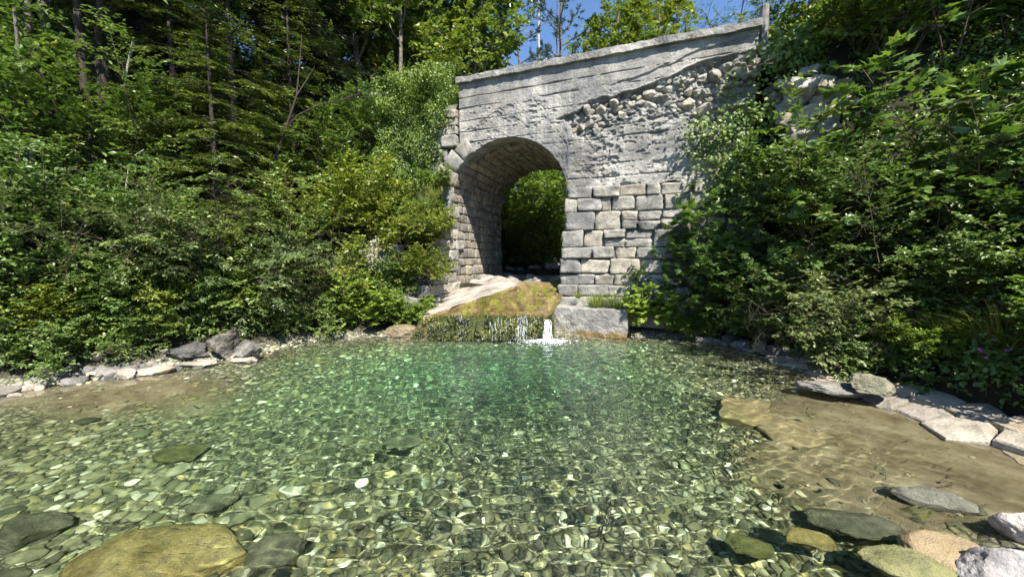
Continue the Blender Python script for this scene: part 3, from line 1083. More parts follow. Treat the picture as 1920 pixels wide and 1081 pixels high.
# ------------------------------------------------------------------ weir
def mat_apron():
    n = NT('wet_apron')
    p = n.pos()
    oc = n.ramp(n.noise(p, 5.2, 8, 0.72, 0.8), [(0.3, (0.04, 0.03, 0.013)), (0.45, (0.12, 0.085, 0.034)), (0.6, (0.22, 0.158, 0.07)), (0.78, (0.36, 0.285, 0.16))])
    mo = n.ramp(n.noise(n.pos(stretch=(2.4, 1.0, 1.0)), 1.9, 7, 0.7, 0.5), [(0.5, 0.0), (0.6, 1.0)])
    mc = n.ramp(n.noise(p, 16, 4, 0.6), [(0.3, (0.09, 0.11, 0.012)), (0.7, (0.26, 0.25, 0.035))])
    c = n.mix(oc, mc, n.math('MULTIPLY', mo, 0.85))
    c = n.mix(c, n.ramp(n.noise(n.pos(stretch=(2.2, 0.7, 1.0)), 1.6, 5, 0.65, 0.4), [(0.35, 0.45), (0.6, 1.1)]), 0.9, 'MULTIPLY')
    h = n.math('ADD', n.noise(p, 14, 6, 0.7), n.math('MULTIPLY', n.noise(p, 50, 3), 0.4))
    return n.done(n.pbr(c, 0.16, n.bump(h, 0.8, 0.05), 0.6))


def mat_moss_face():
    n = NT('mossy_face')
    p = n.pos()
    c = n.ramp(n.noise(p, 9, 6, 0.7, 0.4), [(0.3, (0.018, 0.028, 0.006)), (0.48, (0.05, 0.07, 0.012)), (0.62, (0.12, 0.12, 0.025)), (0.8, (0.24, 0.19, 0.07))])
    sepx = n.n('SeparateXYZ')
    n.l(p, sepx.inputs[0])
    k = n.ramp(n.math('MULTIPLY_ADD', sepx.outputs[0], 0.2, 0.6), [(0.12, 1.0), (0.32, 0.0)])
    c = n.mix(c, n.ramp(n.noise(p, 8, 6, 0.7), [(0.35, (0.08, 0.06, 0.025)), (0.7, (0.3, 0.21, 0.1))]), k)
    h = n.math('ADD', n.noise(p, 22, 6, 0.75), n.noise(p, 70, 3))
    return n.done(n.pbr(c, 0.4, n.bump(h, 1.0, 0.04), 0.5))


M_APRON, M_MOSSF = mat_apron(), mat_moss_face()


def mat_ramp():
    n = NT('dry_ramp')
    p = n.pos()
    c = n.ramp(n.noise(p, 2.5, 7, 0.6), [(0.3, (0.17, 0.14, 0.1)), (0.45, (0.31, 0.275, 0.235)), (0.6, (0.42, 0.375, 0.325)), (0.8, (0.5, 0.46, 0.4))])
    c = n.mix(c, n.ramp(n.noise(p, 26, 4, 0.7), [(0.3, 0.75), (0.65, 1.1)]), 0.8, 'MULTIPLY')
    return n.done(n.pbr(c, 0.85, n.bump(n.noise(p, 12, 7, 0.72), 0.9, 0.06), 0.2))


M_RAMP = mat_ramp()
weir = obj('weir', None, loc=(-0.4, 8.0, 0), label='low weir with ochre mossy apron and pale concrete ramp below the arch', cat='weir')
WE = np.array(weir.location)


def wepart(name, V, F, mat, smooth=True, attr=None):
    return obj(name, mesh(name, np.asarray(V).reshape(-1, 3) - WE, F, mat, smooth, attr), parent=weir)


crest_x = np.linspace(-1.95, 0.9, 72)
crest_y = 7.86 + 0.05 * fbm(crest_x * 1.7, 0 * crest_x, seed=81) + 0.12 * ss(-1.2, -1.95, crest_x)
crest_z = 0.5 + 0.02 * fbm(crest_x * 3, 0 * crest_x, seed=82) - 0.10 * np.exp(-((crest_x - 0.74) / 0.1) ** 2) - 0.06 * ss(-1.4, -1.95, crest_x)
# apron sheet: rows from crest to tunnel
nr = 46
br = hz(1053, 530, 1.08)
bl = hz(990, 531, 1.08)
rows_ = []
for i in range(nr):
    u = i / (nr - 1)
    x0 = crest_x[0] * (1 - u) + (bl[0] - 0.12) * u
    yr_ = crest_y[-1] * (1 - u) + br[1] * u
    x1 = (-2.03 + yr_ * SA) / CA
    x = np.linspace(x0, x1, 72)
    yb = bl[1] + (br[1] - bl[1]) * np.linspace(0, 1, 72)
    y = crest_y * (1 - u) + yb * u
    zc = crest_z * (1 - u) ** 2 + 0.5 * (1 - (1 - u) ** 2)
    zz = zc + 0.6 * u ** 1.15 + 0.016 * fbm(x * 4, y * 5, seed=83, oct=5, gain=.6)
    rows_.append(np.stack([x, y, zz], -1))
A = np.array(rows_)
apron_o = wepart('apron', A, grid_faces(72, nr), M_APRON)
# inner stream bed in the tunnel, dark and wet
tb = np.linspace(WT + 0.35, BACK + 0.3, 24)
sb = np.linspace(JL - 0.1, JR + 0.1, 24)
SB, TBm = np.meshgrid(sb, tb)
wepart('tunnel_bed', W(SB, TBm, 1.06 + 0.06 * ss(WT + .4, WT + 2, TBm) - 0.5 * ss(-3.3, -4.6, SB) * ss(11.4, 10.6, TBm) + 0.05 * fbm(SB * 3, TBm * 3, seed=84)), grid_faces(24, 24), M_GREYROCK)
# mossy face
nh = 18
face = []
for i in range(nh):
    u = i / (nh - 1)
    bulge = 0.05 * math.sin(u * math.pi) + 0.05 * u
    yy = crest_y - bulge - 0.13 * fbm(crest_x * 8, np.full(72, u * 4), seed=85, oct=4) * min(1, u * 5)
    zz = crest_z * (1 - u) + (-0.4) * u
    xx = crest_x + 0.0 * u - 0.55 * ss(-1.2, -1.95, crest_x) * u
    face.append(np.stack([xx, yy, zz], -1))
mossy = wepart('mossy_face', np.array(face)[:, ::-1], grid_faces(72, nh), M_MOSSF)
MOSS_AT = np.array(face)
# ramp: ruled surface from the apron's left edge up to the wing wall foot
n_r, m_r = 40, 22
lo_edge = A[:, 0]
lo = np.stack([np.interp(np.linspace(0, 1, n_r), np.linspace(0, 1, nr), lo_edge[:, k]) for k in range(3)], -1)
lo[:, 0] += 0.03 + 0.16 * fbm(lo[:, 1] * 2.5, lo[:, 0] * 0, seed=90, oct=4, gain=.6)
hi_s = np.linspace(0, 1, n_r)
hi = W(np.full(n_r, JL - 0.1), 7.35 + hi_s * 3.6, 0.42 + 0.8 * hi_s)
RP = np.zeros((m_r, n_r, 3))
for j in range(m_r):
    u = j / (m_r - 1)
    RP[j] = lo * (1 - u) + hi * u
RP[..., 2] += 0.055 * fbm(RP[..., 0] * 3, RP[..., 1] * 3, seed=86, oct=4) + 0.012
RP[:2, :, 2] += 0.03 * fbm(RP[:2, :, 0] * 6, RP[:2, :, 1] * 6, seed=87)
wepart('ramp', RP, grid_faces(n_r, m_r)[:, ::-1], M_RAMP)
RT = W(np.linspace(JL - 0.1, -2.9, 20), 0, 0)
bk = np.stack([RP[:, -1] * (1 - u) + (RP[:, -1] + np.array([0.25, 0.5, -0.35])) * u for u in np.linspace(0, 1, 4)])
wepart('ramp_end', bk, grid_faces(m_r, 4)[:, ::-1], M_RAMP)

# water falling over the crest
M_FOAM = None


def mat_foam():
    n = NT('white_water')
    p = n.pos(stretch=(1, 1, 0.25))
    a = n.ramp(n.noise(p, 42, 3, 0.6), [(0.35, 0.12), (0.65, 0.9)])
    b = n.pbr((0.9, 0.94, 0.95), 0.25, None, 0.5)
    tr = n.n('BsdfTransparent')
    mx = n.n('MixShader')
    n.l(a, mx.inputs[0])
    n.l(tr.outputs[0], mx.inputs[1])
    n.l(b, mx.inputs[2])
    return n.done(mx.outputs[0])


M_FOAM = mat_foam()


def fall(name, x0, wid, throw, label, seed, strands, zc=None, thick=0.012, group=None):
    r = np.random.default_rng(seed)
    V, F = [], []
    b = 0
    yc = float(np.interp(x0, crest_x, crest_y))
    zc = float(np.interp(x0, crest_x, crest_z)) + 0.012 if zc is None else zc
    for k in range(strands):
        ox = r.normal() * wid * 0.42
        u = np.linspace(0, 1, 12)
        x = x0 + ox * (0.7 + 0.45 * u) + 0.012 * np.sin(u * 9 + r.uniform(0, 6))
        y = yc + 0.1 - 0.1 * np.minimum(u * 8, 1) - throw * u ** 0.75 * r.uniform(0.75, 1.1) - 0.02 - r.uniform(0, 0.03)
        zz = zc + 0.01 - (zc + 0.03) * np.clip((u - 0.06) / 0.94, 0, 1) ** 1.4
        rad = thick * r.uniform(0.5, 1.3) * (0.7 + 0.5 * u) * (1 + 0.35 * np.sin(u * 25 + r.uniform(0, 6)))
        for j in range(12):
            for q in range(4):
                an = q * math.pi / 2
                V.append((x[j] + rad[j] * math.cos(an), y[j] + rad[j] * math.sin(an), zz[j]))
        for j in range(11):
            for q in range(4):
                F.append((b + j * 4 + q, b + j * 4 + (q + 1) % 4, b + j * 4 + 4 + (q + 1) % 4, b + j * 4 + 4 + q))
        b += 48
    base_ = np.array((x0, yc - throw, 0.0))
    return obj(name, mesh(name, np.array(V) - base_, np.array(F), M_FOAM), loc=base_, label=label, cat='waterfall', group=group)


fall('water_jet', 0.74, 0.07, 0.2, 'white jet of water pouring through the notch at the right end of the weir', 1, 46, thick=0.008)


def drips(x0, wid, count, label, seed):
    r = np.random.default_rng(seed)
    V, F, b = [], [], 0
    for k in range(count):
        x = x0 + r.normal() * wid
        yc = float(np.interp(x, crest_x, crest_y))
        ztop = float(np.interp(x, crest_x, crest_z))
        za = ztop * r.random() ** 0.8 + 0.03
        zb = max(0.0, za - r.uniform(0.03, 0.16))
        u = np.linspace(0, 1, 6)
        zz = za + (zb - za) * u
        xs = x + 0.006 * np.sin(zz * 40 + r.uniform(0, 6))
        yy = yc - 0.1 - 0.05 * (1 - zz / ztop) - r.uniform(0, .02)
        rad = r.uniform(.0014, .0042) * np.sin(u * 2.6 + .35)
        for j in range(6):
            for q in range(4):
                V.append((xs[j] + rad[j] * math.cos(q * 1.5708), yy[j] + rad[j] * math.sin(q * 1.5708), zz[j]))
        for j in range(5):
            for q in range(4):
                F.append((b + j * 4 + q, b + j * 4 + (q + 1) % 4, b + j * 4 + 4 + (q + 1) % 4, b + j * 4 + 4 + q))
        b += 24
    base_ = np.array((x0, 7.74, 0.0))
    o = obj('water_trickle', mesh('water_trickle', np.array(V) - base_, np.array(F), M_FOAM), loc=base_, label=label, cat='waterfall', group='trickles over the weir', kind='stuff')
    return o


drips(0.2, .07, 80, 'broken white trickle down the mossy weir face just left of the jet', 2)
drips(0.42, .06, 14, 'thin white trickle between the broken trickle and the jet on the weir', 3)
drips(-0.28, .2, 34, 'faint wide trickle in the middle of the mossy weir face', 4)
drips(-1.05, .04, 12, 'thinnest trickle near the left end of the mossy weir face', 5)
# foam at the foot
r = np.random.default_rng(31)
FV, FF = [], []
b = 0
pts = [(0.74 + a * 0.17, 7.62 + c * 0.10, 1.0) for a, c in r.normal(size=(330, 2))] + [(0.74 + a * 0.3, 7.55 + c * 0.15, 0.5) for a, c in r.normal(size=(220, 2))] + [(x, 7.76 + r.normal() * 0.012, 0.4) for x in r.normal(0.18, 0.16, 60)] + [(x, 7.76 + r.normal() * 0.012, 0.32) for x in r.uniform(-0.8, 0.6, 110)]
for x, y, k in pts:
    rr = r.uniform(0.005, 0.016) * k
    dome = max(0.0, 1 - math.hypot(x - 0.74, (y - 7.62) * 1.4) / 0.33) * r.uniform(0, 0.06)
    FV.append(ICO[1][0] * np.array([rr * 1.5, rr * 1.3, rr]) + (x, y, 0.002 + dome))
    FF.append(ICO[1][1] + b)
    b += 42
obj('foam', mesh('foam', np.vstack(FV), np.vstack(FF), M_FOAM), label='white foam and splash at the foot of the weir', cat='foam', kind='stuff')

# ------------------------------------------------------------------ boulders
def boulder(name, px, py, z, size, mat, seed, label, rot=0.0, sub=4, cuts=8, amp=0.22, tilt=(0, 0), cat='boulder', dz=0.0, group=None):
    p = hz(px, py, z)
    V = rock_verts(seed, sub, cuts, amp)
    f = fbm(V[:, 0] * 5, V[:, 1] * 5, V[:, 2] * 5, seed + 5, 4, 0.6)
    f2 = 1 - 2 * np.abs(fbm(V[:, 0] * 2.6 + seed, V[:, 1] * 2.6, V[:, 2] * 3.4, seed + 8, 3, 0.6))
    V = V * (1 + 0.05 * f + (0.09 if 8 < cuts < 14 else (0.17 if cuts >= 14 else 0.03)) * f2)[:, None] * np.array(size)
    o = obj(name, mesh(name, V, ICO[sub][1], mat), loc=(p[0], p[1], p[2] + dz), rot=(tilt[0], tilt[1], rot), label=label, cat=cat, group=group)
    return receiver(o)


boulder('submerged_boulder', 325, 1022, -0.07, (0.5, 0.36, 0.2), M_YELLOWROCK, 3, 'big yellow boulder under water at the lower left', rot=0.15, dz=-0.17, cuts=10, amp=0.14)
boulder('submerged_boulder', 505, 1055, -0.2, (0.2, 0.16, 0.12), M_GREYROCK, 4, 'dark grey boulder under water right of the big yellow boulder', dz=-0.06)
boulder('submerged_boulder', 760, 855, -0.3, (0.2, 0.14, 0.08), M_GREYROCK, 18, 'grey boulder lying on the pool bed mid left of the middle', dz=-0.02)
boulder('submerged_boulder', 345, 880, -0.3, (0.24, 0.16, 0.08), M_OLIVEROCK, 14, 'yellow green flat boulder on the bed behind the big yellow boulder', dz=-0.05)
boulder('submerged_boulder', 45, 1020, -0.2, (0.24, 0.2, 0.13), M_GREYROCK, 15, 'grey green boulder under water at the far lower left edge', dz=-0.06)
boulder('submerged_boulder', 400, 955, -0.22, (0.17, 0.13, 0.09), M_GREYROCK, 16, 'grey boulder just behind the right end of the yellow boulder', dz=-0.08)
boulder('submerged_boulder', 1512, 1016, -0.06, (0.17, 0.12, 0.08), M_YELLOWROCK, 5, 'ochre rounded boulder just under water among white pebbles', dz=-0.03, amp=0.12)
boulder('submerged_boulder', 1595, 988, -0.08, (0.26, 0.14, 0.09), M_GREYROCK, 6, 'long grey green boulder under water behind the ochre one', rot=-0.25, dz=-0.02)
boulder('submerged_boulder', 1745, 945, -0.04, (0.26, 0.13, 0.1), M_GREYROCK, 7, 'grey brown boulder breaking the surface in the right foreground', rot=-0.3, dz=-0.0)
boulder('submerged_boulder', 1400, 1030, -0.1, (0.15, 0.11, 0.07), M_OLIVEROCK, 8, 'olive boulder left of the ochre boulder', dz=-0.03)
boulder('brown_boulder', 1775, 1028, 0.03, (0.22, 0.15, 0.12), M_BROWNROCK, 9, 'wet brown boulder beside the white rock at the lower right', rot=-0.2, dz=-0.05)
boulder('olive_boulder', 1700, 1062, -0.02, (0.25, 0.14, 0.1), M_OLIVEROCK, 10, 'olive boulder at the bottom edge left of the white rock', rot=-0.3, dz=-0.03)
boulder('white_rock', 1868, 1052, 0.08, (0.21, 0.19, 0.18), M_WHITE, 11, 'pale craggy dry rock in the lower right corner', cuts=12, amp=0.35, dz=-0.06, cat='rock')
boulder('white_rock', 1912, 972, 0.1, (0.14, 0.13, 0.11), M_WHITE, 12, 'smooth white rock at the right edge above the corner rock', dz=-0.06, cat='rock')
boulder('submerged_boulder', 1715, 968, -0.08, (0.13, 0.09, 0.06), M_OLIVEROCK, 19, 'small olive green boulder between the grey brown and brown boulders', dz=-0.02)
boulder('bank_boulder', 352, 655, 0.2, (0.34, 0.24, 0.16), M_CRAG, 40, 'grey flat topped boulder on the left bank', rot=0.3, cuts=14, amp=0.3, dz=-0.05)
boulder('bank_boulder', 425, 640, 0.3, (0.22, 0.2, 0.26), M_CRAG, 41, 'dark craggy boulder overhanging the water on the left bank', cuts=14, amp=0.42, dz=-0.05)
boulder('bank_boulder', 462, 655, 0.18, (0.2, 0.18, 0.17), M_CRAG, 43, 'grey cracked boulder at the right end of the left bank rocks', cuts=14, amp=0.4, dz=-0.04)
boulder('bank_boulder', 455, 672, 0.04, (0.22, 0.14, 0.08), M_PALE, 42, 'pale wet ledge at the foot of the craggy boulder', cuts=14, amp=0.3)
boulder('bank_slab', 295, 692, 0.05, (0.34, 0.18, 0.06), M_PALE, 44, 'flat pinkish slab at the water edge on the left', rot=0.2, cuts=14, amp=0.25, cat='rock')
boulder('bank_slab', 365, 682, 0.03, (0.28, 0.14, 0.05), M_PALE, 45, 'flat pale slab in the water below the grey boulder', rot=0.1, cuts=14, amp=0.25, cat='rock')
boulder('bank_slab', 235, 700, 0.06, (0.16, 0.13, 0.07), M_PALE, 46, 'small pale slab left of the pinkish slab', cuts=12, amp=0.25, cat='rock')
boulder('bank_boulder', 1425, 652, 0.1, (0.17, 0.15, 0.16), M_ROCK, 47, 'dark rounded boulder at the water on the right bank', cuts=8)
boulder('bank_boulder', 1385, 648, 0.05, (0.2, 0.14, 0.1), M_ROCK, 48, 'mottled boulder left of the dark rounded one on the right bank', cuts=10)
boulder('bank_boulder', 1480, 670, 0.05, (0.14, 0.13, 0.1), M_ROCK, 49, 'small dark boulder in shade on the right bank', cuts=8)
boulder('bank_boulder', 1635, 722, 0.22, (0.22, 0.18, 0.14), M_GREYROCK, 50, 'mossy grey boulder behind the cracked slabs on the right bank', cuts=9)
boulder('weir_end_rock', 758, 622, 0.1, (0.42, 0.2, 0.16), M_BROWNROCK, 51, 'low ochre rock where the weir meets the left bank', cuts=12, amp=0.25, rot=0.35, cat='rock')
boulder('bank_rock', 1320, 637, 0.04, (0.3, 0.14, 0.08), M_PALE, 52, 'flat pale rock at the waterline right of the pier', cuts=12, cat='rock')
boulder('bank_rock', 1297, 622, 0.14, (0.18, 0.14, 0.13), M_PALE, 53, 'pale block beside the pier plants', cuts=12, cat='rock')

RCK = [rock_mesh('loose_rock', M_ROCK, 500 + i, 2, 12, 0.2) for i in range(6)]
RCKP = [rock_mesh('loose_pale_rock', M_PALE, 520 + i, 2, 12, 0.2) for i in range(6)]


def scatter_rocks(name, pts, lab, grp, rmin, rmax, seed, meshes, sink=0.3, flat=0.7):
    r = np.random.default_rng(seed)
    for x, y in pts:
        z = gz(x, y)
        rr = r.uniform(rmin, rmax)
        o = obj(name, meshes[r.integers(len(meshes))], loc=(x, y, z + rr * (flat - sink)), rot=(r.normal() * .2, r.normal() * .2, r.uniform(0, 6.28)),
                scale=(rr * r.uniform(.9, 1.4), rr, rr * flat), label=lab, cat='rock', group=grp)
        receiver(o)


r = np.random.default_rng(61)
LL = np.array([hz(*q, 0.03) for q in [(0, 738), (90, 722), (180, 708), (250, 702), (330, 688)]])[:, :2]
pts = []
for _ in range(85):
    k = r.uniform(0, 3.99)
    i0 = int(k)
    p = LL[i0] + (LL[i0 + 1] - LL[i0]) * (k - i0)
    off = abs(r.normal()) * 0.22
    pts.append((p[0] - off * 0.8 + r.normal() * .05, p[1] + off * 0.6))
scatter_rocks('shore_rock', pts[:48], 'small grey rock among the rubble along the left waterline', 'grey rocks along the left waterline', 0.05, 0.12, 62, RCK)
scatter_rocks('shore_rock', pts[48:], 'small pale rock among the rubble along the left waterline', 'pale rocks along the left waterline', 0.04, 0.11, 63, RCKP)
RL = np.array([hz(*q, 0.03) for q in [(1285, 630), (1340, 640), (1400, 655), (1460, 668), (1510, 690)]])[:, :2]
pts = []
for _ in range(26):
    k = r.uniform(0, 3.99)
    i0 = int(k)
    p = RL[i0] + (RL[i0 + 1] - RL[i0]) * (k - i0)
    off = abs(r.normal()) * 0.2
    pts.append((p[0] + off * 0.7, p[1] + off * 0.5))
scatter_rocks('shore_rock', pts, 'small rock among the stones at the foot of the right bank bushes', 'rocks along the right waterline', 0.05, 0.14, 64, RCK)
pts = [tuple(W(r.uniform(JL + .1, JR - .1), t_, 0)[:2]) for t_ in r.uniform(WT + 1.0, WT + 7.5, 70)]
scatter_rocks('tunnel_rock', pts, 'rock on the shaded stream bed under and behind the arch', 'rocks on the stream bed under the arch', 0.1, 0.28, 65, RCK, flat=0.6)
boulder('driftwood_log', 1000, 497, 1.32, (0.9, 0.07, 0.06), M_BARK, 66, 'bleached log lying across the stream bed under the arch', cuts=0, amp=0.08, sub=3, cat='log', rot=-0.1)

# cracked slabs on the right bank (Voronoi cells as separate plates)
def clip_poly(poly, a, b, c):
    """keep a*x+b*y<=c"""
    out = []
    for i in range(len(poly)):
        p, q = poly[i], poly[(i + 1) % len(poly)]
        fp, fq = a * p[0] + b * p[1] - c, a * q[0] + b * q[1] - c
        if fp <= 0:
            out.append(p)
        if fp * fq < 0:
            k = fp / (fp - fq)
            out.append((p[0] + (q[0] - p[0]) * k, p[1] + (q[1] - p[1]) * k))
    return out


def vor_cells(seeds, region, gap, aniso=None):
    cells = []
    for i, p in enumerate(seeds):
        poly = [tuple(q) for q in region]
        for j, q in enumerate(seeds):
            if i == j or not poly:
                continue
            d = np.array(q) - np.array(p)
            L = np.linalg.norm(d)
            if L > 2.6:
                continue
            m_ = (np.array(p) + np.array(q)) / 2
            n_ = d / L
            poly = clip_poly(poly, n_[0], n_[1], float(n_ @ m_) - gap)
        if len(poly) >= 3:
            cells.append((i, poly))
    return cells


shelf = obj('rock_shelf', None, loc=(3.6, 4.2, 0), label='cracked pale bedrock shelf sloping into the water on the right', cat='rock')
SO = Vector(shelf.location)
r = np.random.default_rng(71)
region = [(5.4, 6.6), (3.4, 6.5), (1.2, 5.6), (1.2, 2.6), (5.4, 2.4)]
seeds = []
tries = 0
while len(seeds) < 130 and tries < 6000:
    tries += 1
    x, y = r.uniform(1.3, 5.2), r.uniform(2.5, 6.4)
    if any(math.hypot(x - a, y - b) < .19 for a, b in seeds):
        continue
    dsh = float(shore_dist(np.array([x]), np.array([y]))[0])
    mind = 0.3 if dsh > -0.2 else 0.5
    if any(math.hypot(x - a, y - b) < mind for a, b in seeds):
        continue
    seeds.append((x, y))
for i, poly in vor_cells(seeds, region, 0.006):
    c = np.mean(poly, 0)
    dsh = float(shore_dist(np.array([c[0]]), np.array([c[1]]))[0])
    m_ = float(shelf_mask(c[0:1], c[1:2])[0])
    if dsh > 0.68 or (m_ < 0.5 and dsh < -0.1) or (dsh < -0.15 and r.random() < 0.5):
        continue
    dry = dsh > -0.1
    top = (0.04 + 0.2 * dsh + 0.012 * r.normal()) if dry else (gz(c[0], c[1]) + 0.012 + 0.02 * r.random())
    o = prism('slab', poly, top, top - 0.4, M_PALE if dsh > -0.1 else M_SHELF, 0.014, 0.014, 700 + i, frame='ground', tilt=((0.18 if dry else 0.07) + 0.035 * r.normal(), 0.03 * r.normal()))
    o.parent = shelf
    o.location = -SO
    receiver(o)
o = boulder('slab', 1580, 728, 0.1, (0.42, 0.27, 0.09), M_ROCK, 88, None, rot=-0.35, cuts=14, amp=0.14, cat=None)
o.parent = shelf
o.location = o.location - SO
o['label'] = 'large tilted grey slab with brown moss at the far end of the shelf'

# ------------------------------------------------------------------ cobbles and pebbles on the bed
r = np.random.default_rng(77)
CobM = [mesh('cobble', rock_verts(600 + i, 2, 5, 0.13), ICO[2][1], M_COB) for i in range(8)]
cob = []
tries = 0


cy = 1.6 + 4.2 * r.random(9000) ** 1.5
cx = np.where(np.arange(9000) < 5500, r.uniform(-1.45, .75, 9000) * cy, r.uniform(-.2, 1.0, 9000) * cy)
crr = r.uniform(0.03, 0.048, 9000) + 0.065 * np.clip((-cx + .2) / 3.5, 0, 1) * r.random(9000)
cok = (shore_dist(cx, cy) < -0.2) & (np.hypot((cx + 4.9) / 1.5, (cy - 4.75) / 0.7) > 1) & (shelf_mask(cx, cy) < .3)
CO_ = np.zeros((0, 3))
for k in np.where(cok)[0]:
    if len(CO_) >= (210 if k < 5500 else 290):
        continue
    x, y, rr = cx[k], cy[k], crr[k]
    if len(CO_) and np.any((CO_[:, 0] - x) ** 2 + (CO_[:, 1] - y) ** 2 < ((rr + CO_[:, 2]) * .82) ** 2):
        continue
    CO_ = np.vstack([CO_, (x, y, rr)])
cob = CO_
for x, y, rr in cob:
    z = gz(x, y)
    side = 'left' if x < -0.8 else 'right'
    o = obj('cobble', CobM[r.integers(8)], loc=(x, y, z + rr * 0.3), rot=(r.normal() * .22, r.normal() * .22, r.uniform(0, 6.28)),
            scale=(rr * r.uniform(1.05, 1.5), rr * r.uniform(.85, 1.05), rr * r.uniform(.42, .62)),
            label='olive grey rounded cobble on the bed in the %s half of the clear pool' % side, cat='cobble', group='cobbles on the pool bed, %s half' % side)
    receiver(o)
# the rest of the gravel is one mass
N = 26000
y = 1.3 + 6.3 * r.random(N) ** 1.35
x = (r.random(N) * 2.75 - 1.45) * y
ok = (shore_dist(x, y) < 0.12) & (x > -8)
ok &= ~(r.random(N) < 0.93 * ss(0.1, 0.95, shelf_mask(x, y)))
ok &= ~((np.hypot((x + 4.9) / 1.6, (y - 4.75) / 0.8) < 1) & (r.random(N) < 0.82))
x, y = x[ok], y[ok]
z = HT(x, y)
n = len(x)
size = (0.012 + 0.03 * r.random(n) ** 1.9) * (0.72 + 0.06 * y) * (1 - .36 * ss(-1.8, -.3, x)) * (0.6 + 0.85 * ss(-.35, .35, fbm(x * .8, y * .8, seed=16, oct=3) + .25 * ss(0, -3, x)))
ctab = np.array([(0.06, 0.06, 0.045), (0.1, 0.1, 0.065), (0.16, 0.155, 0.1), (0.22, 0.21, 0.14), (0.19, 0.17, 0.09), (0.13, 0.135, 0.08), (0.34, 0.34, 0.26), (0.55, 0.54, 0.45), (0.24, 0.22, 0.1)])
ci = r.choice(len(ctab), n, p=[.14, .18, .18, .14, .1, .12, .07, .03, .04])
GVs, GFs, GCs = [], [], []
far = y > 3.3
for sel, sub in ((~far, 1), (far, 0)):
    idx = np.where(sel)[0]
    bv, bf = ICO[sub]
    m = len(idx)
    an = r.uniform(0, 6.28, m)
    sx, sy, sz = size[idx] * r.uniform(1, 1.6, m), size[idx] * r.uniform(.8, 1.1, m), size[idx] * r.uniform(.4, .75, m)
    jit = 1 + r.uniform(-.16, .16, (m, len(bv)))
    P = bv[None] * jit[..., None] * np.stack([sx, sy, sz], -1)[:, None]
    ca, sa_ = np.cos(an)[:, None], np.sin(an)[:, None]
    tl = r.normal(size=(m, 1)) * 0.25
    Q = np.stack([P[..., 0] * ca - P[..., 1] * sa_, P[..., 0] * sa_ + P[..., 1] * ca, P[..., 2] + P[..., 0] * tl], -1)
    Q += np.stack([x[idx], y[idx], z[idx] + sz * 0.35], -1)[:, None]
    GVs.append(Q.reshape(-1, 3))
    GFs.append((bf[None] + (np.arange(m) * len(bv))[:, None, None]).reshape(-1, 3))
    GCs.append(np.repeat((1.65 + .5 * ss(4.0, 5.5, y[idx]))[:, None] * ctab[ci[idx]] * r.uniform(.8, 1.2, (m, 1)), len(bv), 0))
GFs[1] = GFs[1] + len(GVs[0])
gravel = obj('gravel', mesh('gravel', np.vstack(GVs), np.vstack(GFs), M_PEB, True, col=np.vstack(GCs)), label='grey, olive and white gravel covering the bed of the clear pool', cat='gravel', kind='stuff')
receiver(gravel)

# ------------------------------------------------------------------ plants: generators
UP = np.array([0, 0, 1.0])
SUNV = np.array(sdir)
T_DIA = (np.array([(0, 0, 0), (-.3, .45, .05), (.3, .45, .05), (0, 1, -.06)]), np.array([(0, 2, 3), (0, 3, 1)]))
T_OVAL = (np.array([(0, 0, 0), (.27, .28, .05), (.24, .66, .03), (0, 1, -.1), (-.24, .66, .03), (-.27, .28, .05)]), np.array([(0, 1, 2, 3), (0, 3, 4, 5)]))
T_NARROW = (np.array([(0, 0, 0), (.12, .4, .03), (0, 1, -.08), (-.12, .4, .03)]), np.array([(0, 1, 2), (0, 2, 3)]))
_mp = [(0, 0), (.3, -.06), (.28, .14), (.56, .24), (.36, .4), (.42, .72), (.17, .6), (0, 1.0), (-.17, .6), (-.42, .72), (-.36, .4), (-.56, .24), (-.28, .14), (-.3, -.06)]
T_MAPLE = (np.array([(0, .3, .04)] + [(a, b, -.05 * (abs(a) + b)) for a, b in _mp]), np.array([(0, 1 + i, 1 + (i + 1) % 14) for i in range(14)]))
_rd = [(0, .12)] + [(.5 * math.sin(a), .45 - .5 * math.cos(a)) for a in np.linspace(.5, 6.283 - .5, 9)]
T_ROUND = (np.array([(0, .4, -.04)] + [(a, b, .05 * math.sin(7 * i)) for i, (a, b) in enumerate(_rd)]), np.array([(0, 1 + i, 1 + (i + 1) % 10) for i in range(10)]))
T_BLADE = (np.array([(-.5, 0, 0), (.5, 0, 0), (.4, .5, .06), (-.4, .5, .06), (0, 1, -.12)]), [np.array([(0, 1, 2, 3)]), np.array([(3, 2, 4)])])
T_NEEDLE = (np.array([(-.5, 0, 0), (.5, 0, 0), (0, 1, 0)]), np.array([(0, 1, 2)]))


def grad(p):
    g = np.empty_like(p)
    g[1:-1] = p[2:] - p[:-2]
    g[0] = p[1] - p[0]
    g[-1] = p[-1] - p[-2]
    return nrm(g)


def leaf_mesh(name, tmpl, P, A, N, S, val, mat, wid=None):
    tv, tf = tmpl
    A = nrm(A)
    side = nrm(cross(A, N))
    N = cross(side, A)
    S = np.asarray(S)[:, None, None]
    wd = S if wid is None else np.asarray(wid)[:, None, None]
    V = P[:, None] + wd * tv[None, :, 0:1] * side[:, None] + S * (tv[None, :, 1:2] * A[:, None] + tv[None, :, 2:3] * N[:, None])
    k = len(tv)
    fs = []
    for f in (tf if isinstance(tf, list) else [tf]):
        fs.append((f[None] + (np.arange(len(P)) * k)[:, None, None]).reshape(-1, f.shape[1]))
    return mesh(name, V.reshape(-1, 3), fs, mat, False, {'v': np.repeat(val, k)})


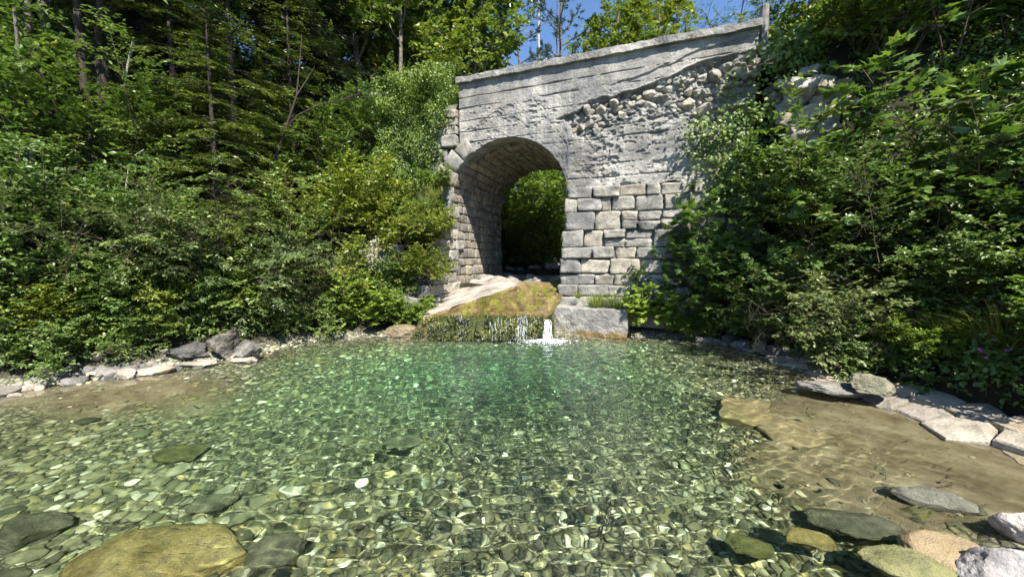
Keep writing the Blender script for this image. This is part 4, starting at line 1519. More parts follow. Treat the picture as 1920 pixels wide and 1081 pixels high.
class Plant:
    def __init__(s, seed):
        s.r = np.random.default_rng(seed)
        s.V, s.F, s.b = [], [], 0
        s.lp, s.la, s.ln, s.ls, s.lv = [], [], [], [], []

    def tube(s, pts, rad, sides=5):
        pts = np.asarray(pts)
        n = len(pts)
        tg = grad(pts)
        ref = np.where(np.abs(tg[:, 2:3]) > 0.9, np.array([[1.0, 0, 0]]), UP[None])
        a = nrm(cross(tg, ref))
        b = cross(tg, a)
        an = np.arange(sides) / sides * 6.2832
        ring = pts[:, None] + np.asarray(rad)[:, None, None] * (np.cos(an)[None, :, None] * a[:, None] + np.sin(an)[None, :, None] * b[:, None])
        s.V.append(ring.reshape(-1, 3))
        i = np.arange(n - 1)[:, None] * sides
        q = np.arange(sides)[None]
        q2 = (q + 1) % sides
        s.F.append((np.stack([i + q, i + q2, i + sides + q2, i + sides + q], -1) + s.b).reshape(-1, 4))
        s.b += n * sides

    def path(s, p, d, L, n, wander, trop):
        pts = [np.array(p, float)]
        d = np.array(d, float)
        for _ in range(n):
            d = d + s.r.normal(size=3) * wander + UP * trop
            d = d / np.linalg.norm(d)
            pts.append(pts[-1] + d * L / n)
        return np.array(pts)

    def leaves(s, P, A, N, S, v):
        s.lp.append(P)
        s.la.append(A)
        s.ln.append(N)
        s.ls.append(S)
        s.lv.append(v)

    def limb(s, p, d, L, rad, lvl, c):
        r = s.r
        g = lambda k: c[k][min(lvl, len(c[k]) - 1)]
        n = g('seg')
        pts = s.path(p, d, L, n, g('wander'), g('trop'))
        s.tube(pts, np.linspace(rad, max(rad * 0.3, 0.0015), n + 1), 6 if lvl == 0 else (4 if lvl == 1 else 3))
        tg = grad(pts)
        if lvl < c['maxl']:
            kids = g('kids')
            f0 = g('f0')
            phi = r.uniform(0, 6.28)
            for k in range(kids):
                f = f0 + (1 - f0) * (k + r.random()) / kids
                x = f * n
                i = min(int(x), n - 1)
                q = pts[i] + (pts[i + 1] - pts[i]) * (x - i)
                dr = tg[i]
                phi += 2.4 + r.normal() * 0.3
                a = cross(dr, UP if abs(dr[2]) < .95 else np.array([1.0, 0, 0]))
                a = a / np.linalg.norm(a)
                b = cross(dr, a)
                if g('flat') and lvl > 0:
                    pr = a * (1 if k % 2 else -1) + b * r.normal() * 0.3
                else:
                    pr = a * math.cos(phi) + b * math.sin(phi)
                sp = g('spread') + r.normal() * 0.12
                cd = dr * math.cos(sp) + pr * math.sin(sp)
                cl = L * g('ratio') * (1 - g('taper') * f) * r.uniform(.7, 1.25)
                s.limb(q, cd, cl, max(rad * (1 - .6 * f) * 0.5, 0.002), lvl + 1, c)
        if lvl >= c['leafl']:
            nl = max(2, int(c['nl'] * r.uniform(.75, 1.25)))
            f = np.sort(r.uniform(c.get('lf0', .1), 1.0, nl))
            f[-1] = 1.0
            x = f * n
            i = np.minimum(x.astype(int), n - 1)
            q = pts[i] + (pts[i + 1] - pts[i]) * (x - i)[:, None]
            dr = tg[i]
            sd_ = nrm(cross(dr, UP) + 1e-6)
            alt = np.where(np.arange(nl) % 2 == 0, 1.0, -1.0)[:, None]
            A = dr * .55 + sd_ * alt * .8 + r.normal(size=(nl, 3)) * .28 - UP * c.get('hang', .15)
            A[-1] = dr[-1] + r.normal(size=3) * .2
            N = UP * .7 + SUNV * .5 + r.normal(size=(nl, 3)) * c.get('ntilt', .38)
            S = c['ls'] * r.uniform(.6, 1.2, nl)
            base = r.random()
            s.leaves(q, A, N, S, np.clip(0.55 * base + 0.45 * r.random(nl) + r.normal() * .05, 0, 1))

    def wood(s, name, mat):
        return mesh(name, np.vstack(s.V), np.vstack(s.F), mat, True)

    def crown(s, name, tmpl, mat):
        return leaf_mesh(name, tmpl, np.vstack(s.lp), np.vstack(s.la), np.vstack(s.ln), np.concatenate(s.ls), np.concatenate(s.lv), mat)


def shrub(seed, H, stems, lean, c, tmpl, lmat, wmat=M_TWIG, rad=0.016):
    P = Plant(seed)
    for k in range(stems):
        a = 6.283 * k / stems + P.r.normal() * .4
        ln = lean * P.r.uniform(.3, 1.2)
        d = np.array([math.cos(a) * math.sin(ln), math.sin(a) * math.sin(ln), math.cos(ln)])
        P.limb((math.cos(a) * .06 * stems ** .5, math.sin(a) * .06 * stems ** .5, -0.05), d, H * P.r.uniform(.7, 1.1), rad * P.r.uniform(.7, 1.2), 0, c)
    return P.wood('stems', wmat), P.crown('foliage', tmpl, lmat)


C_HAZEL = dict(seg=[7, 5, 4], wander=[.09, .14, .16], trop=[.04, .02, -.02], kids=[13, 6], f0=[.15, .15], spread=[.8, .7], ratio=[.48, .55], taper=[.5, .4], flat=[0, 1, 1], maxl=2, leafl=1, nl=9, ls=.092)
C_HORN = dict(seg=[8, 7, 4], wander=[.07, .1, .12], trop=[.03, -.015, -.02], kids=[17, 11], f0=[.12, .1], spread=[1.05, .75], ratio=[.5, .34], taper=[.45, .5], flat=[0, 1, 1], maxl=2, leafl=1, nl=10, ls=.07, ntilt=.3)
C_MAPLE = dict(seg=[8, 5, 3], wander=[.06, .1, .14], trop=[.03, .03, .0], kids=[17, 3], f0=[.1, .2], spread=[.95, .7], ratio=[.32, .5], taper=[.45, .4], flat=[0, 1, 1], maxl=2, leafl=1, nl=5, ls=.165, ntilt=.35, lf0=.4, hang=.3)
C_SMALL = dict(seg=[6, 4, 3], wander=[.12, .18, .18], trop=[.03, .0, -.03], kids=[12, 7], f0=[.08, .1], spread=[.85, .75], ratio=[.5, .5], taper=[.45, .4], flat=[0, 1, 1], maxl=2, leafl=1, nl=9, ls=.066)
C_TREE = dict(seg=[12, 7, 5, 3], wander=[.035, .1, .15, .18], trop=[.03, .04, .0, -.03], kids=[30, 9, 5], f0=[.22, .2, .15], spread=[1.0, .8, .7], ratio=[.33, .5, .45], taper=[.55, .4, .4], flat=[0, 0, 1, 1], maxl=3, leafl=2, nl=10, ls=.17, ntilt=.55)
C_SLIM = dict(seg=[12, 6, 4, 3], wander=[.03, .12, .16, .18], trop=[.02, .06, .0, -.03], kids=[26, 7, 4], f0=[.3, .2, .15], spread=[.85, .8, .7], ratio=[.22, .5, .45], taper=[.5, .4, .4], flat=[0, 0, 1, 1], maxl=3, leafl=2, nl=10, ls=.15, ntilt=.55)
C_SPARSE = dict(seg=[10, 8, 6, 4], wander=[.05, .14, .18, .18], trop=[.02, .02, -.02, -.05], kids=[12, 7, 5], f0=[.3, .25, .2], spread=[1.0, .75, .7], ratio=[.5, .5, .45], taper=[.4, .4, .4], flat=[0, 0, 1, 1], maxl=3, leafl=3, nl=7, ls=.12, hang=.5, ntilt=.6)

KINDS = {}
KINDS['hazel_a'] = shrub(1, 2.2, 9, .75, C_HAZEL, T_OVAL, M_LEAF)
KINDS['hazel_b'] = shrub(2, 2.0, 8, .9, C_HAZEL, T_OVAL, M_LEAFD)
KINDS['hazel_y'] = shrub(3, 2.1, 9, .8, C_HAZEL, T_OVAL, M_LEAFY)
KINDS['horn_a'] = shrub(4, 3.0, 6, .75, C_HORN, T_OVAL, M_LEAF)
KINDS['horn_b'] = shrub(5, 2.6, 6, .95, C_HORN, T_OVAL, M_LEAFG)
KINDS['maple_a'] = shrub(6, 3.2, 3, .3, C_MAPLE, T_MAPLE, M_LEAFD)
KINDS['maple_b'] = shrub(7, 2.6, 4, .55, C_MAPLE, T_MAPLE, M_LEAF)
KINDS['maple_c'] = shrub(8, 1.2, 6, .9, dict(C_MAPLE, ls=.13, ratio=[.45, .5]), T_MAPLE, M_LEAFB)
KINDS['small_a'] = shrub(9, 1.1, 14, 1.0, C_SMALL, T_OVAL, M_LEAF)
KINDS['small_b'] = shrub(10, 1.0, 14, 1.1, C_SMALL, T_OVAL, M_LEAFB)
KINDS['small_y'] = shrub(11, 1.2, 14, .9, C_SMALL, T_OVAL, M_LEAFY)
KINDS['tree_a'] = shrub(12, 10.5, 1, .06, C_TREE, T_DIA, M_LEAF, M_BARK, .16)
KINDS['tree_b'] = shrub(13, 10.0, 1, .06, C_TREE, T_DIA, M_LEAFY, M_BARK, .15)
KINDS['tree_c'] = shrub(14, 10.5, 1, .05, C_TREE, T_DIA, M_LEAFD, M_BARKD, .16)
KINDS['slim_a'] = shrub(15, 10.0, 1, .05, C_SLIM, T_DIA, M_LEAF, M_BARK, .09)
KINDS['sparse_a'] = shrub(16, 8.5, 1, .1, C_SPARSE, T_NARROW, M_LEAF, M_BARKD, .13)


def spruce(seed, H, Lb, mat=M_SPRUCE, gap=.34, per=6, droop=.16, dens=1.0):
    P = Plant(seed)
    r = P.r
    P.tube(np.stack([np.zeros(9), np.zeros(9), np.linspace(-.1, H, 9)], -1), np.linspace(.035 + H * .009, .01, 9), 7)
    bp, ba, bn, bs, bw, bv = [], [], [], [], [], []
    z = 0.5
    while z < H - .15:
        f = z / H
        for k in range(per):
            a = 6.283 * (k + r.random()) / per
            L = Lb * (1 - f) ** .75 * r.uniform(.7, 1.15) + .12
            d = np.array([math.cos(a), math.sin(a), .12 + .35 * f])
            n = 7
            pts = [np.array([0, 0, z + r.normal() * .08])]
            dd = d / np.linalg.norm(d)
            for q in range(n):
                dd = dd + np.array([0, 0, -droop * (1 if q < 4 else -.6)]) + r.normal(size=3) * .05
                dd = dd / np.linalg.norm(dd)
                pts.append(pts[-1] + dd * L / n)
            pts = np.array(pts)
            P.tube(pts, np.linspace(.012 + .006 * L, .003, n + 1), 3)
            tone = r.random()
            nt = int(L / .075 * dens)
            tw = []
            for j in range(nt):
                ff = .18 + .8 * (j + .5) / nt
                x = ff * n
                i = min(int(x), n - 1)
                q = pts[i] + (pts[i + 1] - pts[i]) * (x - i)
                dr = nrm(pts[i + 1] - pts[i])
                sd_ = nrm(cross(dr, UP)) * (1 if j % 2 else -1)
                tl = (.12 + .42 * L * .5 * (1 - ff) ** .7) * r.uniform(.7, 1.2)
                td = nrm(dr * .75 + sd_ * .8 + np.array([0, 0, -.18 + r.normal() * .12]))
                tw.append((q, td, tl))
                if tl > .22:
                    for s2 in (-1, 1):
                        sd2 = nrm(cross(td, UP)) * s2
                        for e in (.35, .65):
                            tw.append((q + td * tl * e, nrm(td * .8 + sd2 * .6 - UP * .1), tl * .42 * r.uniform(.7, 1.2)))
            tw.append((pts[-2], nrm(pts[-1] - pts[-2]), .16))
            for q, td, tl in tw:
                m = max(3, int(tl / .03))
                e = np.linspace(0, 1, m)
                pp = q + td * (tl * e)[:, None]
                sd2 = nrm(cross(td, UP))
                for sg in (-1, 1):
                    bp.append(pp)
                    ba.append(td * .8 + sd2 * sg * .7 + r.normal(size=(m, 3)) * .22 + UP * .1)
                    bn.append(UP + r.normal(size=(m, 3)) * .5)
                    bs.append(r.uniform(.045, .075, m))
                    bw.append(np.full(m, .017))
                    bv.append(np.clip(tone * .5 + .45 * e + .25 * r.random(m) - .05, 0, 1))
        z += gap * r.uniform(.8, 1.2)
    leaf = leaf_mesh('foliage', T_NEEDLE, np.vstack(bp), np.vstack(ba), np.vstack(bn), np.concatenate(bs), np.concatenate(bv), mat, np.concatenate(bw))
    return P.wood('trunk', M_BARKD), leaf


KINDS['spruce_a'] = spruce(20, 6.5, 1.75, per=5)
KINDS['spruce_b'] = spruce(21, 8.5, 1.7, per=5, gap=.4, dens=.8)


M_SPRUCE_SHADE = mat_leaf('shaded_spruce_needles', [(0, (0.008, 0.018, 0.007)), (0.5, (0.022, 0.042, 0.014)), (1, (0.05, 0.075, 0.02))], trans=0.1, jitter=0.2)  # needle colour darkened to stand for spruces in shade
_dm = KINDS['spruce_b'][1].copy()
_dm.materials[0] = M_SPRUCE_SHADE
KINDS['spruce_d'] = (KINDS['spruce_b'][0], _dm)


_lm = KINDS['horn_a'][1].copy()
_lm.materials[0] = M_LEAFB  # brighter leaf colour stands in for sunlight on shrubs behind the arch
KINDS['horn_l'] = (KINDS['horn_a'][0], _lm)


def bare_tree(seed, H, mat, kids=14):
    P = Plant(seed)
    c = dict(seg=[12, 7, 4], wander=[.02, .12, .15], trop=[.02, -.03, -.02], kids=[kids, 4], f0=[.2, .3], spread=[1.15, .6], ratio=[.2, .4], taper=[.5, .3], flat=[0, 0, 0], maxl=2, leafl=9, nl=0, ls=0)
    P.limb((0, 0, -.1), (0.02, 0.01, 1), H, .075, 0, c)
    return P.wood('trunk', mat)


SNAG = bare_tree(30, 8, M_DEAD)
SNAG2 = bare_tree(31, 8, M_BARK, 8)


def pine(seed, H):
    P = Plant(seed)
    c = dict(seg=[10, 6, 4], wander=[.02, .12, .16], trop=[.02, .05, .03], kids=[22, 8], f0=[.45, .35], spread=[1.2, .7], ratio=[.22, .4], taper=[.5, .4], flat=[0, 0, 0], maxl=2, leafl=1, nl=34, ls=.13, hang=0., ntilt=.9, lf0=.35)
    P.limb((0, 0, -.1), (0.01, 0.01, 1), H, .12, 0, c)
    return P.wood('trunk', M_BARK), P.crown('foliage', T_NARROW, M_PINE)


KINDS['pine_a'] = pine(33, 10)


def tuft(seed, n, L, w, mat, spread=.7, droop=1.0):
    r = np.random.default_rng(seed)
    a = r.uniform(0, 6.283, n)
    rad = r.random(n) ** .5 * .13
    P = np.stack([np.cos(a) * rad, np.sin(a) * rad, np.zeros(n) - .02], -1)
    ln = spread * r.uniform(.1, 1.1, n)
    d0 = np.stack([np.cos(a) * np.sin(ln), np.sin(a) * np.sin(ln), np.cos(ln)], -1)
    ll = L * r.uniform(.5, 1.15, n)
    V, F, val = [], [], []
    k = 5
    side = nrm(cross(d0, UP + r.normal(size=(n, 3)) * .2))
    p = P.copy()
    d = d0.copy()
    rows_ = []
    for j in range(k):
        wd = w * (1 - (j / (k - 1)) ** 1.5) + .0006
        rows_.append(np.stack([p - side * wd / 2, p + side * wd / 2], 1))
        d = nrm(d + np.array([0, 0, -.28 * droop * j / 2]))
        p = p + d * (ll / (k - 1))[:, None]
    V = np.stack(rows_, 1)           # n,k,2,3
    i = np.arange(k - 1) * 2
    f = np.stack([i, i + 1, i + 3, i + 2], -1)
    F = (f[None] + (np.arange(n) * k * 2)[:, None, None]).reshape(-1, 4)
    v = np.repeat(r.random(n), k * 2)
    return mesh('blades', V.reshape(-1, 3), F, mat, True, {'v': v})


TUFT = [tuft(40 + i, 260, .55, .012, M_GRASS) for i in range(3)]


def herb(seed, n, L, ls, mat, tmpl):
    r = np.random.default_rng(seed)
    P = Plant(seed)
    for _ in range(n):
        a = r.uniform(0, 6.283)
        ln = r.uniform(.05, 1.0)
        d = np.array([math.cos(a) * math.sin(ln), math.sin(a) * math.sin(ln), math.cos(ln)])
        pts = P.path((r.normal() * .1, r.normal() * .1, -.02), d, L * r.uniform(.5, 1.1), 4, .06, .02)
        P.tube(pts, np.full(5, .003), 3)
        P.leaves(pts[-1:], (np.array([[math.cos(a), math.sin(a), -.2]]) + r.normal(size=(1, 3)) * .3), UP[None] + r.normal(size=(1, 3)) * .35 + np.array([[0, -.3, 0]]), np.array([ls * r.uniform(.6, 1.2)]), np.array([r.random()]))
    return P.wood('stalks', M_LEAFB), P.crown('foliage', tmpl, mat)


KINDS['herb_a'] = herb(50, 60, .42, .13, M_LEAFB, T_ROUND)
KINDS['herb_b'] = herb(51, 70, .4, .1, M_LEAF, T_ROUND)
KINDS['herb_c'] = herb(52, 90, .5, .11, M_LEAFB, T_MAPLE)

WOODNAME = {'tree': 'trunk', 'slim': 'trunk', 'sparse': 'trunk', 'spruce': 'trunk', 'pine': 'trunk', 'herb': 'stalks'}


def plant(kind, name, px, Y, scale, label, cat, rot=None, group=None, z=None, X=None, sz=None):
    fam = kind.split('_')[0]
    x = (px - 960) / 700 * Y if X is None else X
    zz = gz(x, Y) if z is None else z
    h_ = (px * 131 + int(Y * 100) * 71) % 628 / 100
    root = obj(name, None, loc=(x, Y, zz), rot=(0, 0, h_ if rot is None else rot), scale=(scale, scale, sz or scale), label=label, cat=cat, group=group)
    wood, crown = KINDS[kind]
    obj(WOODNAME.get(fam, 'stems'), wood, parent=root)
    obj('foliage' if fam not in ('tree', 'slim', 'sparse', 'pine', 'spruce') else 'crown', crown, parent=root)
    return root


def surf_leaves(name, X, Y, thick, size, seed, mat, tmpl=T_OVAL, zfun=HT, label=None, cat=None, kind=None, group=None, clump=1.6, top=0.0):
    r = np.random.default_rng(seed)
    n = len(X)
    e = .06
    z = zfun(X, Y)
    nx = (zfun(X + e, Y) - z) / e
    ny = (zfun(X, Y + e) - z) / e
    N = nrm(np.stack([-nx, -ny, np.ones(n)], -1))
    cl = np.clip(.5 + .9 * fbm(X * clump, Y * clump, z * clump, seed, 3), .05, 1.3)
    off = thick * cl * r.random(n) ** .7
    P = np.stack([X, Y, z], -1) + N * off[:, None] * .6 + UP * (off * .5)[:, None] + r.normal(size=(n, 3)) * .02
    A = r.normal(size=(n, 3)) * .7 + N * .3 - UP * .25
    NN = N * .45 + UP * .4 + SUNV * .45 + r.normal(size=(n, 3)) * .4
    tone = np.clip(.5 + .7 * fbm(X * 1.3 + 7, Y * 1.3, z * 1.3, seed + 9, 3), 0, 1)
    m = leaf_mesh(name, tmpl, P, A, NN, size * r.uniform(.6, 1.25, n), np.clip(.6 * tone + .4 * r.random(n), 0, 1), mat)
    return obj(name, m, label=label, cat=cat, kind=kind, group=group)


rm = np.random.default_rng(140)
mi_, mj_ = rm.integers(0, nh - 4, 9000), rm.integers(2, 71, 9000)
mp_ = MOSS_AT[mi_, mj_] + rm.normal(size=(9000, 3)) * np.array([.02, .012, .015]) + np.stack([np.zeros(9000), -.01 - .07 * rm.random(9000) ** 2, np.zeros(9000)], -1)
mk_ = fbm(mp_[:, 0] * 6, mp_[:, 2] * 6, seed=14, oct=3) > -.12
mp_ = mp_[mk_]
nm = len(mp_)
mo = leaf_mesh('moss', T_DIA, mp_, rm.normal(size=(nm, 3)) * .6 - UP * .8 + np.array([0, -.5, 0]), np.array([0, -1.0, .5]) + rm.normal(size=(nm, 3)) * .4, rm.uniform(.018, .055, nm), np.clip(.45 + 1.1 * fbm(mp_[:, 0] * 5, mp_[:, 2] * 5, seed=15) + .25 * rm.normal(size=nm), 0, 1),
               mat_leaf('moss', [(0, (0.01, 0.016, 0.004)), (0.5, (0.04, 0.055, 0.01)), (1, (0.16, 0.16, 0.03))], trans=.1, jitter=0))
o = obj('moss', mo, parent=mossy, kind='stuff')
o.location = -Vector(weir.location)
ai_, aj_ = rm.integers(0, nr - 2, 9000), rm.integers(3, 69, 9000)
ap_ = A[ai_, aj_] + rm.normal(size=(9000, 3)) * np.array([.03, .03, .003])
ak_ = (fbm(ap_[:, 0] * 1.8, ap_[:, 1] * 1.1, seed=19, oct=4, gain=.6) > .26) | ((ai_ < 2) & (rm.random(9000) < .35))
ap_ = ap_[ak_]
nm = len(ap_)
am = leaf_mesh('algae_strands', T_NARROW, ap_ + np.array([0, 0, .004]), np.array([0, -1.0, -.33]) + rm.normal(size=(nm, 3)) * np.array([.3, .2, .05]), UP + rm.normal(size=(nm, 3)) * .15, rm.uniform(.03, .07, nm), np.clip(.45 + .8 * fbm(ap_[:, 0] * 3, ap_[:, 1] * 3, seed=25) + .25 * rm.normal(size=nm), 0, 1),
               mat_leaf('algae', [(0, (0.05, 0.045, 0.012)), (0.5, (0.1, 0.11, 0.015)), (1, (0.2, 0.2, 0.035))], trans=.1, jitter=0, rough=.25, spec=.6))
o = obj('algae_strands', am, parent=apron_o, kind='stuff')
o.location = -Vector(weir.location)

# ------------------------------------------------------------------ undergrowth carpets (nobody could count these)
r = np.random.default_rng(91)
def region_pts(n, x0, x1, y0, y1, cond):
    X, Y = r.uniform(x0, x1, n), r.uniform(y0, y1, n)
    s, t = to_st(X, Y)
    d = shore_dist(X, Y)
    k = cond(X, Y, s, t, d)
    return X[k], Y[k]


# denser where the slope is steep
def steep_pts(n, x0, x1, y0, y1, cond):
    X, Y = region_pts(n, x0, x1, y0, y1, cond)
    e = .1
    z = HT(X, Y)
    g = np.hypot(HT(X + e, Y) - z, HT(X, Y + e) - z) / e
    k = r.random(len(X)) < np.clip(np.sqrt(1 + g * g) / 2.6, .2, 1)
    return X[k], Y[k]


X, Y = steep_pts(150000, -12, -1.5, 4.4, 13, lambda X, Y, s, t, d: (d > .42) & (s < -5.5) & (X > -1.6 * Y) & (X < -.2 * Y) & (fbm(X * .8, Y * .8, seed=23, oct=3) > .0) & ~((X / Y > -.57) & (X / Y < -.44) & (Y < 10)))
surf_leaves('undergrowth', X, Y, .55, .06, 1, M_LEAF, label='tangled green undergrowth covering the left bank', cat='undergrowth', kind='stuff')
r = np.random.default_rng(92)
ct, cs = r.uniform(7.2, 9.7, 60000), r.uniform(2.15, 8.5, 60000)
cxy = W(cs, ct, 0.0)
ck = (fbm(cs * 1.1, ct * 3.0, seed=26, oct=3) > -.22) & ~((cs > 2.9) & (cs < 4.3) & (fbm(cs * 2, ct * 4, seed=27, oct=2) > -.25))
surf_leaves('creeper', cxy[ck, 0], cxy[ck, 1], .45, .08, 12, M_LEAF, T_OVAL, label='green creepers hanging down the steep face right of the parapet', cat='creeper', kind='stuff')
X, Y = steep_pts(170000, 2.2, 11, 1.2, 11, lambda X, Y, s, t, d: (d > .72) & (s > 2.2) & (X < 2.2 * Y + 1) & (X > .4 * Y) & (fbm(X * .9, Y * .9, seed=24, oct=3) > -.35) & ~((X / Y > .68) & (X / Y < .86) & (Y > 7.0) & (Y < 9.0)))
surf_leaves('undergrowth', X, Y, .5, .065, 2, M_LEAFD, label='dense green undergrowth covering the steep right bank', cat='undergrowth', kind='stuff')
X, Y = region_pts(90000, -30, 12, 9.5, 34, lambda X, Y, s, t, d: (t > 12.8) & (X > -1.5 * Y) & (X < 1.1 * Y) & ((np.abs(s + 3.4) > 2.0) | (t > 17)))
surf_leaves('undergrowth', X, Y, 1.3, .13, 3, M_LEAF, T_DIA, label='green undergrowth on the slopes behind the bridge', cat='undergrowth', kind='stuff', clump=.7)

# ------------------------------------------------------------------ ivy and creepers
X, Y = steep_pts(60000, -7, -1.2, 8.6, 13.5, lambda X, Y, s, t, d: (s < -5.35) & (s > -9.5) & (t > 8.4) & (t < 10.6))
surf_leaves('ivy', X, Y, .6, .062, 4, M_IVY, label='thick ivy cushion on the embankment left of the parapet', cat='ivy', clump=1.1)
# ivy hanging over the end of the parapet wall, left
r = np.random.default_rng(95)


def ivy_on_wall(name, n, fs, fz, dens, thick, seed, label, mat=M_IVY, size=.062, tmpl=T_OVAL):
    r = np.random.default_rng(seed)
    s, z = r.uniform(*fs, n), r.uniform(*fz, n)
    k = r.random(n) < dens(s, z)
    s, z = s[k], z[k]
    n = len(s)
    cl = np.clip(.5 + .8 * fbm(s * 2, z * 2, seed=seed, oct=3), .08, 1.2)
    t = WT - .06 - thick * cl * r.random(n)
    P = W(s, t, z)
    out = np.array([-SA, -CA, 0])
    A = r.normal(size=(n, 3)) * .6 - UP * .5 + out * .3
    N = out * .7 + UP * .45 + r.normal(size=(n, 3)) * .35
    m = leaf_mesh(name, tmpl, P, A, N, size * r.uniform(.6, 1.25, n), np.clip(.5 * cl + .5 * r.random(n), 0, 1), mat)
    return obj(name, m, label=label, cat='ivy')


ivy_on_wall('ivy', 16000, (-7.4, -4.9), (3.4, 6.75), lambda s, z: ss(-4.92 - .35 * (z < 5.2), -5.3 - .5 * (z < 5.0), s + .16 * vn(z * 2.2, s * 0, seed=5)) * ss(3.3, 4.4, z + .5 * vn(s * 2, z, seed=6)), .5, 7, 'dark glossy ivy hanging over the left end of the bridge wall')
ivy_on_wall('creeper', 9000, (.1, 2.6), (2.6, 6.3), lambda s, z: ss(1.1 - .8 * (z < 4.7), 2.1 - .5 * (z < 4.7), s + .5 * vn(s * 1.2, z * 1.2, seed=8)) * (.35 + .65 * (vn(s * 3, z * 3, seed=9) > -.1)) * ss(6.0, 5.5, z - .4 * (s - 1.6)), .45, 8, 'leafy creeper spreading over the right end of the bridge wall', M_LEAF, .075, T_MAPLE)

